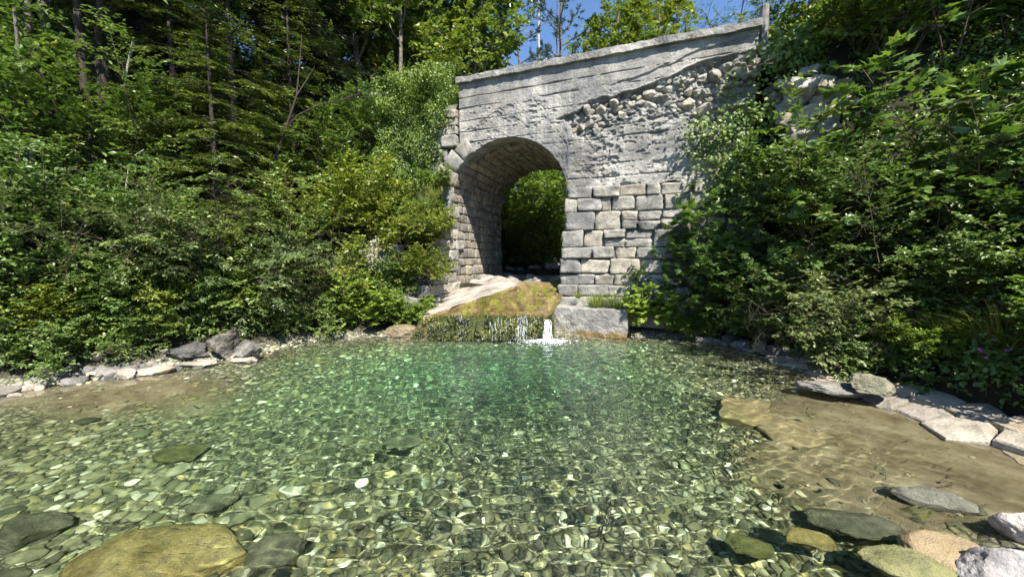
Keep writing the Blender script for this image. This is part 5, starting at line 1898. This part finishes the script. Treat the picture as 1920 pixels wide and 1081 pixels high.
# ------------------------------------------------------------------ trees and shrubs, one by one
G = {}
TAB = [
    # left forest
    ('spruce_a', 'spruce_tree', 455, 8.6, 1.15, 'nearest spruce with bright green tips above the left bank shrubs', 'tree'),
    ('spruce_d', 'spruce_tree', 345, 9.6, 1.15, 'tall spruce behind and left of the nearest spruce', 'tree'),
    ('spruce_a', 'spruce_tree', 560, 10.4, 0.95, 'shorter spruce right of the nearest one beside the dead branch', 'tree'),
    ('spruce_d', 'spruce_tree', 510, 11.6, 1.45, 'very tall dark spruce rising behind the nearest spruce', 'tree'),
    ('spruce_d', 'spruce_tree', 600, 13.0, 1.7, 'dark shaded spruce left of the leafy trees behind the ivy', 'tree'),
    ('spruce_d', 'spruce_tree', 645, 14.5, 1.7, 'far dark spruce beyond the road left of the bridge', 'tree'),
    ('tree_c', 'broadleaf_tree', 195, 7.9, 1.0, 'dark trunked leafy tree on the left bank', 'tree'),
    ('slim_a', 'broadleaf_tree', 75, 7.2, 1.0, 'slender pale stemmed tree near the left edge', 'tree'),
    ('tree_c', 'broadleaf_tree', 270, 10.2, 1.05, 'leafy tree between the dark trunk and the tall spruce', 'tree'),  # dark leaf kind chosen to deepen the shade in the upper left
    ('slim_a', 'broadleaf_tree', 140, 9.5, 1.1, 'slender tree in the shade behind the dark trunk', 'tree'),
    ('tree_c', 'broadleaf_tree', 20, 8.6, 1.1, 'dark leafy tree filling the upper left corner', 'tree'),  # shade of this corner put into the darker leaf colour
    ('tree_a', 'broadleaf_tree', 400, 13.5, 1.3, 'tall leafy tree far behind the left spruces', 'tree'),
    # behind the bridge
    ('tree_a', 'broadleaf_tree', 700, 14.2, 1.15, 'bright leafy tree standing behind the fence post', 'tree'),
    ('slim_a', 'broadleaf_tree', 755, 13.6, 1.2, 'slim grey trunked tree above the ivy', 'tree'),
    ('tree_b', 'broadleaf_tree', 805, 16.0, 1.2, 'light green tree above the left end of the coping', 'tree'),
    ('tree_a', 'broadleaf_tree', 865, 15.0, 1.15, 'round leafy tree just behind the left end of the parapet', 'tree'),
    ('slim_a', 'broadleaf_tree', 905, 17.5, 1.25, 'slim leafy tree behind the parapet left of the dead trunk', 'tree'),
    ('tree_a', 'broadleaf_tree', 950, 19.5, 0.98, 'green tree behind the parapet beside the dead trunk', 'tree'),
    ('pine_a', 'pine_tree', 1052, 21.0, 1.35, 'thin crowned pine behind the dead trunk', 'tree'),
    ('pine_a', 'pine_tree', 985, 24.0, 1.35, 'far blue green pine against the sky', 'tree'),
    ('tree_b', 'broadleaf_tree', 1130, 22.5, 1.3, 'yellow green tree behind the middle of the parapet', 'tree'),
    ('tree_b', 'broadleaf_tree', 1205, 22.0, 1.25, 'second yellow green tree towards the right of the parapet', 'tree'),
    ('tree_a', 'broadleaf_tree', 1075, 23.5, 1.0, 'low green tree just over the middle of the coping', 'tree'),
    ('sparse_a', 'broadleaf_tree', 1300, 17.0, 1.25, 'thinly leaved tree against the blue sky behind the coping', 'tree'),
    ('sparse_a', 'broadleaf_tree', 1405, 14.0, 1.05, 'dark branched tree hanging over the right end of the coping', 'tree'),
    ('sparse_a', 'broadleaf_tree', 1500, 13.0, 1.0, 'thin tree behind the right post', 'tree'),
    ('tree_c', 'broadleaf_tree', 1640, 11.5, .75, 'dark leafy tree on top of the right bank', 'tree'),
    # seen through the arch
    ('horn_a', 'streamside_shrub', 985, 15.5, 1.5, 'bushy shrub seen through the arch on the left', 'shrub'),
    ('horn_l', 'streamside_shrub', 1050, 16.8, 1.6, 'pale green shrub seen through the arch beside the right jamb', 'shrub'),
    ('tree_a', 'broadleaf_tree', 1015, 19.2, .62, 'leafy tree closing the view through the arch', 'tree'),
    ('tree_a', 'broadleaf_tree', 975, 18.4, .55, 'leafy tree in the left half of the view through the arch', 'tree'),
    ('tree_a', 'broadleaf_tree', 1050, 18.2, .5, 'leafy tree beside the right jamb in the view through the arch', 'tree'),
    ('horn_l', 'streamside_shrub', 1010, 17.2, 1.5, 'sunlit shrub in the middle of the view through the arch', 'shrub'),
    ('horn_l', 'streamside_shrub', 960, 17.0, 1.5, 'sunlit shrub against the left jamb behind the arch', 'shrub'),
    ('spruce_a', 'spruce_tree', 415, 8.0, .85, 'young spruce with pale tips in front of the nearest spruce', 'tree'),
    ('spruce_a', 'spruce_tree', 350, 8.4, 1.0, 'young spruce left of the nearest spruce', 'tree'),
    ('spruce_b', 'spruce_tree', 440, 10.6, 1.1, 'spruce squeezed between the nearest and the very tall one', 'tree'),
    ('spruce_b', 'spruce_tree', 280, 9.0, 1.05, 'spruce right of the dark trunk', 'tree'),
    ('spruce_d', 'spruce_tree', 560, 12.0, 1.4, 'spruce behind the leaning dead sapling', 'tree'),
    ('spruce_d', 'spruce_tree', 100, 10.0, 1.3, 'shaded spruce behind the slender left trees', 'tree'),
    ('tree_c', 'broadleaf_tree', 230, 12.5, 1.3, 'tall leafy tree on the slope behind the dark trunk', 'tree'),  # dark leaves add to the painted shade on this slope
    ('tree_c', 'broadleaf_tree', 90, 12.5, 1.35, 'tall dark leafy tree on the slope at the upper left', 'tree'),
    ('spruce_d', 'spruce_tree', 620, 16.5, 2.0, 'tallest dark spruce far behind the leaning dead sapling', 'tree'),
    ('tree_b', 'broadleaf_tree', 715, 18.5, 1.3, 'light leafy tree high on the slope left of the bridge', 'tree'),
    ('tree_a', 'broadleaf_tree', 745, 19.0, 1.35, 'tall leafy tree farther back above the ivy', 'tree'),
    ('tree_c', 'broadleaf_tree', 840, 20.0, 1.3, 'darker leafy tree behind the light one at the coping end', 'tree'),
    ('tree_a', 'broadleaf_tree', 1170, 22.0, 1.1, 'low green tree close behind the coping on the right', 'tree'),
    ('hazel_a', 'leafy_shrub', 720, 11.6, .9, 'shrub on the road edge beside the fence post', 'shrub'),
    ('hazel_a', 'leafy_shrub', 800, 11.4, .8, 'shrub on the road edge next to the parapet end', 'shrub'),
    ('horn_l', 'streamside_shrub', 940, 15.6, 1.35, 'leafy shrub just past the far end of the left tunnel wall', 'shrub'),
    ('hazel_a', 'streamside_shrub', 1015, 15.0, 1.0, 'low shrub over the rocks behind the arch', 'shrub'),
    # left bank shrubs, back rows
    ('hazel_b', 'leafy_shrub', 60, 7.6, 1.3, 'broad dark shrub at the left edge under the slender tree', 'shrub'),
    ('hazel_a', 'leafy_shrub', 190, 7.6, 1.2, 'shrub at the foot of the dark trunk', 'shrub'),
    ('horn_a', 'leafy_shrub', 300, 7.9, 1.0, 'layered shrub left of the nearest spruce', 'shrub'),
    ('hazel_y', 'leafy_shrub', 635, 9.8, 1.05, 'yellow green shrub below the dead branch', 'shrub'),
    ('hazel_y', 'leafy_shrub', 690, 10.2, .85, 'yellow green shrub between the dead branch and the ivy', 'shrub'),
    ('hazel_a', 'leafy_shrub', 600, 10.8, 1.25, 'round leafy shrub beside the dead branch', 'shrub'),
    ('small_y', 'leafy_shrub', 745, 9.9, 1.0, 'light shrub under the ivy on the embankment', 'shrub'),
    # left bank, front
    ('horn_a', 'leafy_shrub', 505, 7.75, .95, 'spreading layered shrub in the middle of the left bank', 'shrub'),
    ('horn_b', 'leafy_shrub', 420, 7.2, .78, 'layered shrub over the bank boulders', 'shrub'),
    ('horn_a', 'leafy_shrub', 335, 6.9, .72, 'shrub above the grey flat topped boulder', 'shrub'),
    ('hazel_b', 'leafy_shrub', 130, 6.4, .85, 'glossy leaved shrub with orange berries on the left', 'shrub'),
    ('hazel_a', 'leafy_shrub', 30, 6.0, .85, 'large leaved shrub at the left edge above the shore', 'shrub'),
    ('horn_b', 'leafy_shrub', 230, 6.6, .75, 'greyish shrub between the berry shrub and the boulders', 'shrub'),
    ('small_a', 'low_bush', 40, 5.55, .95, 'low bush at the left edge over the shore rocks', 'bush'),
    ('small_b', 'low_bush', 130, 5.75, .85, 'bright low bush over the shore rocks', 'bush'),
    ('small_a', 'low_bush', 215, 6.15, .85, 'low bush behind the pale shore rocks', 'bush'),
    ('small_y', 'low_bush', 300, 6.5, .8, 'yellowish low bush left of the bank boulders', 'bush'),
    ('small_a', 'low_bush', 395, 7.0, .8, 'low bush on top of the craggy boulder', 'bush'),
    ('small_a', 'low_bush', -20, 5.3, 1.0, 'bush cut off by the left edge above the shore', 'bush'),
    ('small_a', 'low_bush', 70, 5.25, .6, 'small bush among the shore rocks at the far left', 'bush'),
    ('small_b', 'low_bush', 640, 8.45, .95, 'bright bush at the water left of the weir', 'bush'),
    ('maple_c', 'low_bush', 700, 8.55, .9, 'bright big leaved bush between the water and the wing wall', 'bush'),
    ('small_b', 'low_bush', 755, 8.7, .8, 'bright bush next to the wing wall foot', 'bush'),
    ('small_y', 'low_bush', 700, 9.3, 1.1, 'yellow green bush halfway up the bank left of the arch', 'bush'),
    ('small_a', 'low_bush', 765, 9.3, .8, 'bush hanging over the wing wall', 'bush'),
    ('small_y', 'low_bush', 790, 9.75, .8, 'thin bush beside the left arch stones', 'bush'),
    # right bank
    ('maple_a', 'maple_sapling', 1350, 7.7, .95, 'tall dark maple sapling right of the pier', 'sapling'),
    ('maple_a', 'maple_sapling', 1290, 8.15, .72, 'slender maple sapling in front of the right pier stones', 'sapling'),
    ('maple_b', 'maple_sapling', 1335, 7.75, .75, 'bushy maple sapling between the pier plants and the tall dark sapling', 'sapling'),
    ('maple_a', 'maple_sapling', 1310, 8.05, .95, 'maple sapling hugging the right end of the pier', 'sapling'),
    ('maple_b', 'maple_sapling', 1410, 7.4, 1.1, 'bushy maple sapling on the right bank', 'sapling'),
    ('hazel_b', 'leafy_shrub', 1450, 7.0, .95, 'dark shrub overhanging the right waterline', 'shrub'),
    ('hazel_a', 'leafy_shrub', 1530, 6.6, 1.1, 'dense shrub in the middle of the right bank', 'shrub'),
    ('horn_b', 'leafy_shrub', 1590, 5.75, .8, 'arching shrub over the far end of the rock shelf', 'shrub'),
    ('horn_a', 'leafy_shrub', 1680, 5.5, .75, 'arching shrub with bare lower stems above the slabs', 'shrub'),
    ('hazel_b', 'leafy_shrub', 1760, 5.6, 1.0, 'dark shrub near the right edge', 'shrub'),
    ('maple_b', 'maple_sapling', 1850, 5.3, 1.15, 'big leaved sapling at the right edge', 'sapling'),
    ('hazel_a', 'leafy_shrub', 1640, 6.9, 1.2, 'shrub halfway up the right bank', 'shrub'),
    ('hazel_y', 'leafy_shrub', 1580, 7.2, .7, 'yellowish shrub on the right bank below the rock face', 'shrub'),
    ('maple_b', 'maple_sapling', 1740, 6.6, 1.3, 'maple sapling high on the right bank', 'sapling'),
    ('maple_a', 'maple_sapling', 1880, 6.2, 1.2, 'tall maple sapling filling the upper right corner', 'sapling'),
    ('hazel_a', 'leafy_shrub', 1450, 9.6, .8, 'shrub growing behind the post right of the parapet', 'shrub'),
    ('tree_a', 'broadleaf_tree', 1000, 24.0, .8, 'tree on the slope closing the far end of the stream valley', 'tree'),
    ('tree_a', 'broadleaf_tree', 1060, 24.5, .8, 'tree on the slope seen past the right jamb far behind the arch', 'tree'),
    ('horn_b', 'leafy_shrub', 1590, 8.6, 1.0, 'shrub on top of the rock face', 'shrub'),
    ('horn_a', 'leafy_shrub', 1690, 8.0, .9, 'shrub on the upper right bank below the pale rocks', 'shrub'),
    ('hazel_a', 'leafy_shrub', 1790, 7.4, 1.0, 'shrub on the upper right bank near the corner', 'shrub'),
    ('hazel_y', 'leafy_shrub', 1870, 7.2, 1.1, 'yellowish shrub at the upper right edge', 'shrub'),
    ('small_a', 'low_bush', 1620, 8.2, 1.0, 'low bush on the rim right of the post', 'bush'),
    ('small_y', 'low_bush', 1500, 9.3, .9, 'light bush hanging over the rock outcrop', 'bush'),
    ('small_a', 'low_bush', 1440, 9.0, .9, 'low bush just right of the parapet end', 'bush'),
    ('small_a', 'low_bush', 1820, 8.2, 1.2, 'low bush high on the right rim', 'bush'),
    ('small_a', 'low_bush', 1740, 8.8, 1.3, 'low bush on the skyline of the right bank', 'bush'),
    ('small_b', 'low_bush', 1360, 7.75, .6, 'low bright bush at the waterline below the maple', 'bush'),
    ('small_a', 'low_bush', 1500, 6.5, .7, 'low bush in the shade of the right bank', 'bush'),
    ('small_a', 'low_bush', 1590, 5.4, .5, 'small bush leaning over the water at the right', 'bush'),
    ('small_b', 'low_bush', 1720, 4.85, .55, 'bush with bright leaves behind the cracked slabs', 'bush'),
    ('small_a', 'low_bush', 1830, 4.7, .8, 'bush behind the purple flowers', 'bush'),
    ('herb_a', 'broad_leaf_herb', 1880, 4.55, 1.1, 'bright broad leaved herb at the right edge', 'herb'),
    ('herb_a', 'broad_leaf_herb', 1815, 4.75, .9, 'bright broad leaved herb left of the edge one', 'herb'),
    ('herb_b', 'broad_leaf_herb', 1745, 4.6, .7, 'green herb in a gap of the slabs', 'herb'),
    ('herb_b', 'broad_leaf_herb', 1890, 3.95, .8, 'green herb hanging over the slabs at the right edge', 'herb'),
    ('herb_c', 'broad_leaf_herb', 1840, 4.2, .7, 'lobed leaf herb behind the near slabs', 'herb'),
]
for kind, name, px, Y, scl, lab, cat in TAB:
    plant(kind, name, px, Y, scl, lab, cat, group={'tree': 'trees around the pool', 'shrub': 'shrubs on the banks', 'bush': 'low bushes on the banks', 'sapling': 'maple saplings on the right bank', 'herb': 'broad leaved herbs'}[cat])
rf = np.random.default_rng(131)
for side, line, kinds, off0, off1, n_ in (('right', [(4.95, 6.0), (4.95, 5.4), (5.05, 4.9), (5.25, 4.3), (5.4, 3.7), (5.5, 3.1), (5.4, 2.6)], ('small_a', 'herb_b', 'small_b', 'herb_c', 'herb_a', 'small_a'), 0.0, 1.1, 34),
                                          ('left', [(-7.1, 4.9), (-6.4, 5.6), (-5.8, 6.25), (-5.2, 6.9), (-4.9, 7.5), (-4.2, 8.0)], ('small_a', 'herb_b', 'small_y', 'small_b', 'small_a'), 0.0, .9, 26)):
    ln = np.array(line)
    for k in range(n_):
        q = rf.uniform(0, len(ln) - 1.001)
        i0 = int(q)
        p = ln[i0] + (ln[i0 + 1] - ln[i0]) * (q - i0)
        off = rf.uniform(off0, off1)
        p = p + (np.array([off, off * .15]) if side == 'right' else np.array([-off * .7, off * .7]))
        kd = kinds[k % len(kinds)]
        sc_ = rf.uniform(.45, .75) * (1.0 if kd[0] == 's' else 1.2)
        plant(kd, 'bank_herb', 0, float(p[1]), float(sc_), 'small leafy plant in the tangle along the %s waterline' % side, 'plant', rot=rf.uniform(0, 6.28), X=float(p[0]), group='small plants along the %s waterline' % side)
for kind, name, px, Y, zz, scl, lab, cat in [
    ('small_y', 'wall_plant', 806, 9.2, 2.3, .6, 'yellow green plant hanging on the upper wing wall', 'plant'),
    ('small_y', 'wall_plant', 800, 8.9, 1.3, .55, 'yellow green plant low on the wing wall', 'plant'),
    ('small_b', 'wall_plant', 822, 9.7, 3.6, .45, 'small plant between the left voussoirs and the ivy', 'plant'),
]:
    plant(kind, name, px, Y, scl, lab, cat, z=zz)
# plants growing on the plinth and by the pier
for kind, name, px, Y, zz, scl, lab, cat in [
    ('maple_c', 'pier_plant', 1225, 8.15, .35, .72, 'bright lobed leaf plant spilling over the plinth', 'plant'),
    ('herb_c', 'pier_plant', 1262, 7.95, .2, 1.0, 'light green plant at the right end of the plinth', 'plant'),
    ('herb_c', 'pier_plant', 1195, 8.35, .55, .85, 'light green plant on the middle of the plinth', 'plant'),
    ('maple_a', 'pier_plant', 1195, 8.5, .5, .36, 'thin upright sapling in front of the pier stones', 'plant'),
    ('small_b', 'pier_plant', 1290, 8.0, .12, .5, 'low leafy plant beside the pale block', 'plant'),
    ('small_b', 'pier_plant', 1240, 8.35, .45, .55, 'round leafy plant against the pier', 'plant'),
]:
    plant(kind, name, px, Y, scl, lab, cat, z=zz)


def grass(px, Y, z, scl, lab, i=0):
    x = (px - 960) / 700 * Y
    obj('grass_tuft', TUFT[i % 3], loc=(x, Y, gz(x, Y) if z is None else z), rot=(0, 0, px % 7), scale=scl, label=lab, cat='grass', group='grass tufts')


for i in range(9):
    sg_ = -4.6 + i * .72 + .2 * math.sin(i * 5)
    q = W(sg_, WT + .12, TOP + .13)
    obj('grass_tuft', TUFT[i % 3], loc=q, rot=(0, 0, i), scale=.16 + .1 * ((i * 37) % 10) / 10, label='tiny dry grass tuft growing on top of the coping', cat='grass', group='grass tufts on the coping')
for i, (px, Y, z, scl, lab) in enumerate([
    (1120, 8.45, .58, .9, 'grass tuft on the left part of the plinth'), (1160, 8.4, .58, 1.0, 'grass tuft drooping over the plinth edge'), (1085, 8.6, .8, .35, 'tiny grass tuft in a pier joint above the plinth'),
    (800, 9.2, 2.9, .9, 'dry grass tuft on top of the wing wall'), (815, 9.5, 3.2, .7, 'grass tuft at the foot of the left voussoirs'), (775, 9.0, 2.4, 1.0, 'grass tuft hanging beside the wing wall'), (760, 9.2, None, 1.1, 'long grass tuft left of the wing wall'),
    (735, 9.4, None, 1.1, 'grass tuft high on the left embankment'), (700, 9.7, None, 1.1, 'grass tuft under the ivy'),
    (1870, 4.2, None, .9, 'grass tuft behind the purple flowers'), (1825, 4.4, None, .8, 'dry grass tuft above the slabs'), (1780, 4.6, None, .8, 'grass tuft behind the middle slabs'), (1900, 4.1, None, 1.0, 'grass tuft at the right edge'), (1660, 5.05, None, .7, 'thin grass tuft beside the mossy boulder'), (1850, 4.6, None, 1.0, 'tall grass tuft among the herbs'),
    (100, 5.5, None, .7, 'grass tuft on the left shore'), (330, 6.55, None, .5, 'grass tuft on the grey bank boulder'),
]):
    grass(px, Y, z, scl, lab, i)

for px, Y, k, lab in [(585, 8.3, .55, 'bare twiggy stems in the dark gap right of the spreading shrub'), (620, 8.7, .5, 'bare stems leaning over the bright bush at the water'), (255, 6.7, .6, 'bare twigs above the greyish shrub on the left bank'), (1690, 5.1, .45, 'bare grey stems under the arching shrub on the right'),
                      (1560, 6.0, .6, 'bare twigs in the shade of the right bank'), (760, 9.6, .5, 'bare stems under the ivy beside the arch'), (380, 7.5, .8, 'bare twigs under the young spruce'), (1800, 5.6, .8, 'bare stems near the right edge')]:
    x = (px - 960) / 700 * Y
    obj('bare_shrub', KINDS['horn_b'][0], loc=(x, Y, gz(x, Y)), rot=(0, 0, px % 6), scale=k, label=lab, cat='shrub', group='bare shrubs')
rs = np.random.default_rng(171)
for k, (x, y, lab) in enumerate([(-2.9, 3.3, 'thin sunken twig on the cobbles at the left'), (-0.6, 3.6, 'sunken twig on the gravel in the middle of the pool'), (1.5, 3.2, 'short sunken twig near the tan shelf'), (0.6, 2.4, 'sunken twig in the near gravel'), (-3.8, 4.4, 'sunken twig at the edge of the left sand bar')]):
    P = Plant(180 + k)
    a_ = rs.uniform(0, 3.1)
    P.tube(P.path((0, 0, 0), (math.cos(a_), math.sin(a_), .03), .35 + .2 * rs.random(), 6, .12, .0), np.linspace(.009, .004, 7), 5)
    receiver(obj('sunken_twig', P.wood('sunken_twig', M_BARKD), loc=(x, y, gz(x, y) + .05), label=lab, cat='twig', group='sunken twigs'))

# purple flowers
r = np.random.default_rng(97)
PF = Plant(98)
PF.tube(PF.path((0, 0, 0), (.1, 0, 1), .42, 5, .05, .02), np.full(6, .0028), 4)
STALK = PF.wood('stalk', M_LEAFB)
tip = PF.V[0][-4:].mean(0)
hv = ICO[1][0] * .016
hv = hv * (1 + .35 * r.random((42, 1)))
hv[:, 2] *= .7
HEAD = mesh('flower_head', hv + tip, ICO[1][1], M_PURPLE)
for px, Y, dz, lab in [(1788, 4.9, .32, 'purple flower standing alone above the broad leaves'), (1818, 4.5, .3, 'purple flower left of the herbs'), (1848, 4.0, .1, 'purple flower at the top of the right cluster'), (1862, 3.95, .06, 'purple flower in the middle of the right cluster'), (1872, 3.9, .02, 'purple flower low in the right cluster'), (1868, 4.05, -.02, 'purple flower behind the low one'), (1908, 3.85, -.04, 'purple flower at the right edge'), (1886, 4.6, .45, 'highest purple flower at the right')]:
    x = (px - 960) / 700 * Y
    o = obj('purple_flower', None, loc=(x, Y, gz(x, Y) + dz), rot=(0, 0, r.uniform(0, 6)), label=lab, cat='flower', group='purple flowers')
    obj('stalk', STALK, parent=o)
    obj('flower_head', HEAD, parent=o)
# orange berries on the left shrub
for k, (px, py, Y) in enumerate([(110, 378, 6.0), (140, 466, 5.95), (128, 384, 6.05)]):
    p = at(px, py, Y)
    bv_ = np.vstack([ICO[1][0] * .011 + r.normal(size=3) * .018 for _ in range(9)])
    bf_ = np.vstack([ICO[1][1] + 42 * i for i in range(9)])
    obj('berry_cluster', mesh('berry_cluster', bv_, bf_, M_BERRY), loc=p, label=['orange berry cluster upper left on the glossy shrub', 'orange berry cluster lower on the glossy shrub', 'small orange berry cluster beside the upper one'][k], cat='berries', group='berry clusters')

# ------------------------------------------------------------------ dead wood, posts, rock face
def hit(px, py):
    d = ray(px, py)
    k = np.linspace(3, 16, 700)
    q = d[None] * k[:, None] + np.array([0, 0, CAM_H])
    w = np.where(HT(q[:, 0], q[:, 1]) > q[:, 2])[0]
    return q[w[0]] if len(w) else q[-1]


def stick(name, pix, Y, r0, r1, mat, label, side=None, cat='branch'):
    P = Plant(7)
    pts = np.array([at(px, py, Y + dy) for px, py, dy in pix])
    b0 = pts[0].copy()
    P.tube(pts - b0, np.linspace(r0, r1, len(pts)), 6)
    for sp in side or []:
        q = np.array([at(px, py, Y + dy) for px, py, dy in sp])
        P.tube(q - b0, np.linspace(r0 * .6, r1 * .5, len(q)), 4)
    return obj(name, P.wood(name, mat), loc=b0, label=label, cat=cat)


stick('dead_sapling', [(505, 330, 0), (520, 285, 0), (538, 235, 0), (556, 180, 0), (561, 130, .1), (566, 65, .2)], 8.9, .035, .008, M_BARKD, 'leaning dead sapling with a long bare side branch on the left bank',
      [[(535, 240, 0), (560, 215, .1), (600, 196, .2), (650, 186, .3), (695, 181, .4), (740, 165, .6)], [(556, 180, 0), (575, 150, .1), (590, 125, .2)], [(640, 187, .3), (670, 178, .3), (688, 165, .3)]], cat='tree')
stick('dead_branch', [(235, 360, 0), (240, 320, 0), (252, 292, 0), (270, 280, .1)], 7.2, .012, .006, M_DEAD, 'pale hooked dead branch in the dark of the left shrubs')
stick('dead_branch', [(250, 80, 0), (240, 120, 0), (233, 160, 0), (262, 165, .2)], 7.9, .03, .008, M_DEAD, 'pale forked dead branch by the dark trunk')
stick('dead_branch', [(1740, 620, 0), (1690, 640, -.1), (1700, 690, -.2), (1720, 740, -.3)], 5.0, .012, .007, M_DEAD, 'bare grey branch hanging above the slabs on the right', [[(1690, 640, -.1), (1660, 660, -.1), (1640, 700, -.2)]])
o = obj('dead_tree', SNAG, loc=(at(1014, 60, 26)[0], 26, 5.4), rot=(0, 0.02, 1.0), scale=(2.0, 2.0, 1.9), label='bleached dead trunk with a few bare side branches behind the parapet', cat='tree')
o = obj('dead_tree', SNAG2, loc=(at(1052, 60, 27)[0], 27, 5.4), rot=(0, -0.02, 2.0), scale=(1.8, 1.8, 1.9), label='thin grey trunk to the right of the bleached dead trunk', cat='tree')
for i, (px, Y, lean, lab) in enumerate([(180, 7.6, -.05, 'dark straight trunk crossing the left shrubs'), (52, 6.9, .08, 'thin pale stem at the far left')]):
    P = Plant(60 + i)
    P.tube(P.path((0, 0, -.1), (lean, .02, 1), 7.5, 9, .025, .03), np.linspace(.085 if i == 0 else .03, .03 if i == 0 else .012, 10), 7)
    x = (px + 25 - 960) / 700 * Y
    obj('slender_tree', P.wood('slender_tree', M_BARKD if i == 0 else M_BARK), loc=(x, Y, gz(x, Y)), label=lab, cat='tree')


stub = obj('masonry_stub', None, loc=hit(650, 225), label='pale broken masonry stub showing through the greenery left of the ivy', cat='wall')
rr_ = np.random.default_rng(151)
for px, py, k in [(636, 222, .3), (652, 216, .32), (668, 212, .25), (642, 240, .3), (660, 236, .3), (648, 256, .28), (632, 246, .25), (672, 230, .22)]:
    obj('stone', BLK[rr_.integers(12)], parent=stub, loc=Vector(hit(px, py) - .45 * ray(px, py)) - stub.location, rot=(rr_.normal() * .1, rr_.normal() * .1, -.3), scale=(k * 1.3, k, k * .8))
ledge_ = obj('rock_ledge', None, loc=hit(705, 490), label='grey rock ledge above the bright bushes left of the arch', cat='rock')
for px, py, k in [(690, 480, .3), (712, 476, .32), (730, 486, .28), (698, 498, .3), (720, 500, .3), (680, 500, .26), (740, 470, .25), (705, 460, .25)]:
    obj('rock_block', BLK[rr_.integers(12)], parent=ledge_, loc=Vector(hit(px, py) - .5 * ray(px, py)) - ledge_.location, rot=(rr_.normal() * .2, rr_.normal() * .2, rr_.normal() * .5), scale=(k * 1.5, k * 1.2, k))


def post(px, py0, py1, t, wid, lab):
    s, z1 = hw(px, py0, t)
    _, z0 = hw(px, py1, t)
    n = 10
    an = np.arange(n) / n * 6.283
    V, F = [], []
    prof = [(wid, -.4), (wid, z1 - z0 - .012), (wid * .82, z1 - z0), (wid * .3, z1 - z0 + .006)]
    for rr, zz in prof:
        V += [(rr * math.cos(a), rr * math.sin(a), zz) for a in an]
    for k in range(3):
        for q in range(n):
            F.append((k * n + q, k * n + (q + 1) % n, (k + 1) * n + (q + 1) % n, (k + 1) * n + q))
    obj('fence_post', mesh('fence_post', np.array(V), np.array(F), M_POST, False), loc=W(s, t, z0), label=lab, cat='post', group='fence posts')


post(1434, 10, 66, WT + .25, .08, 'round concrete post at the right end of the coping')
post(697, 165, 192, WT + 1.6, .045, 'pale short fence post above the ivy')
post(1520, 0, 40, WT + 1.2, .05, 'thin post half hidden in leaves on the right')

cliff = obj('rocky_outcrop', None, loc=W(3.2, 8.8, 4.0), label='broken rock face breaking through the greenery right of the bridge wall', cat='rock')
CO = Vector(cliff.location)
RBIG = [block_mesh('rock_block', M_RUBBLE, 800 + i, 14, 0.4, (CG8, CF8)) for i in range(5)]
r = np.random.default_rng(99)
for px, py, Y, rr in [(1460, 190, 8.3, .42), (1500, 170, 8.1, .45), (1535, 165, 7.9, .4), (1480, 225, 8.1, .36), (1520, 210, 7.9, .42), (1555, 205, 7.7, .36), (1500, 250, 7.9, .36), (1545, 245, 7.7, .36), (1430, 150, 8.6, .35), (1570, 165, 7.8, .35),
                      (1655, 40, 7.6, .2), (1690, 30, 7.4, .24), (1735, 15, 7.2, .24), (1770, 25, 7.0, .22), (1720, 55, 7.3, .2), (1670, 80, 7.4, .18), (1450, 300, 8.0, .3), (1480, 290, 7.8, .28), (1800, 10, 7.0, .22), (1750, 50, 7.0, .2), (1590, 190, 7.6, .22), (1470, 160, 7.8, .3), (1515, 140, 7.8, .3), (1445, 175, 8, .3), (1475, 205, 8, .32), (1492, 188, 8, .35), (1512, 228, 8, .3), (1538, 190, 8, .3), (1552, 225, 8, .3), (1460, 240, 8, .3), (1530, 265, 8, .3), (1440, 205, 8, .28), (1565, 185, 8, .28), (1490, 265, 8, .28), (1420, 230, 8, .26)]:
    o = obj('rock_block', RBIG[r.integers(5)], parent=cliff, loc=Vector(hit(px, py) - 0.75 * rr * ray(px, py)) - CO, rot=(r.normal() * .25, r.normal() * .25, -.5 + r.normal() * .4), scale=(rr * .95, rr * .85, rr * .6))
r = np.random.default_rng(5)
print('tris', sum(len(m.loop_triangles) if m.loop_triangles else sum(1 for _ in m.polygons) for m in bpy.data.meshes))
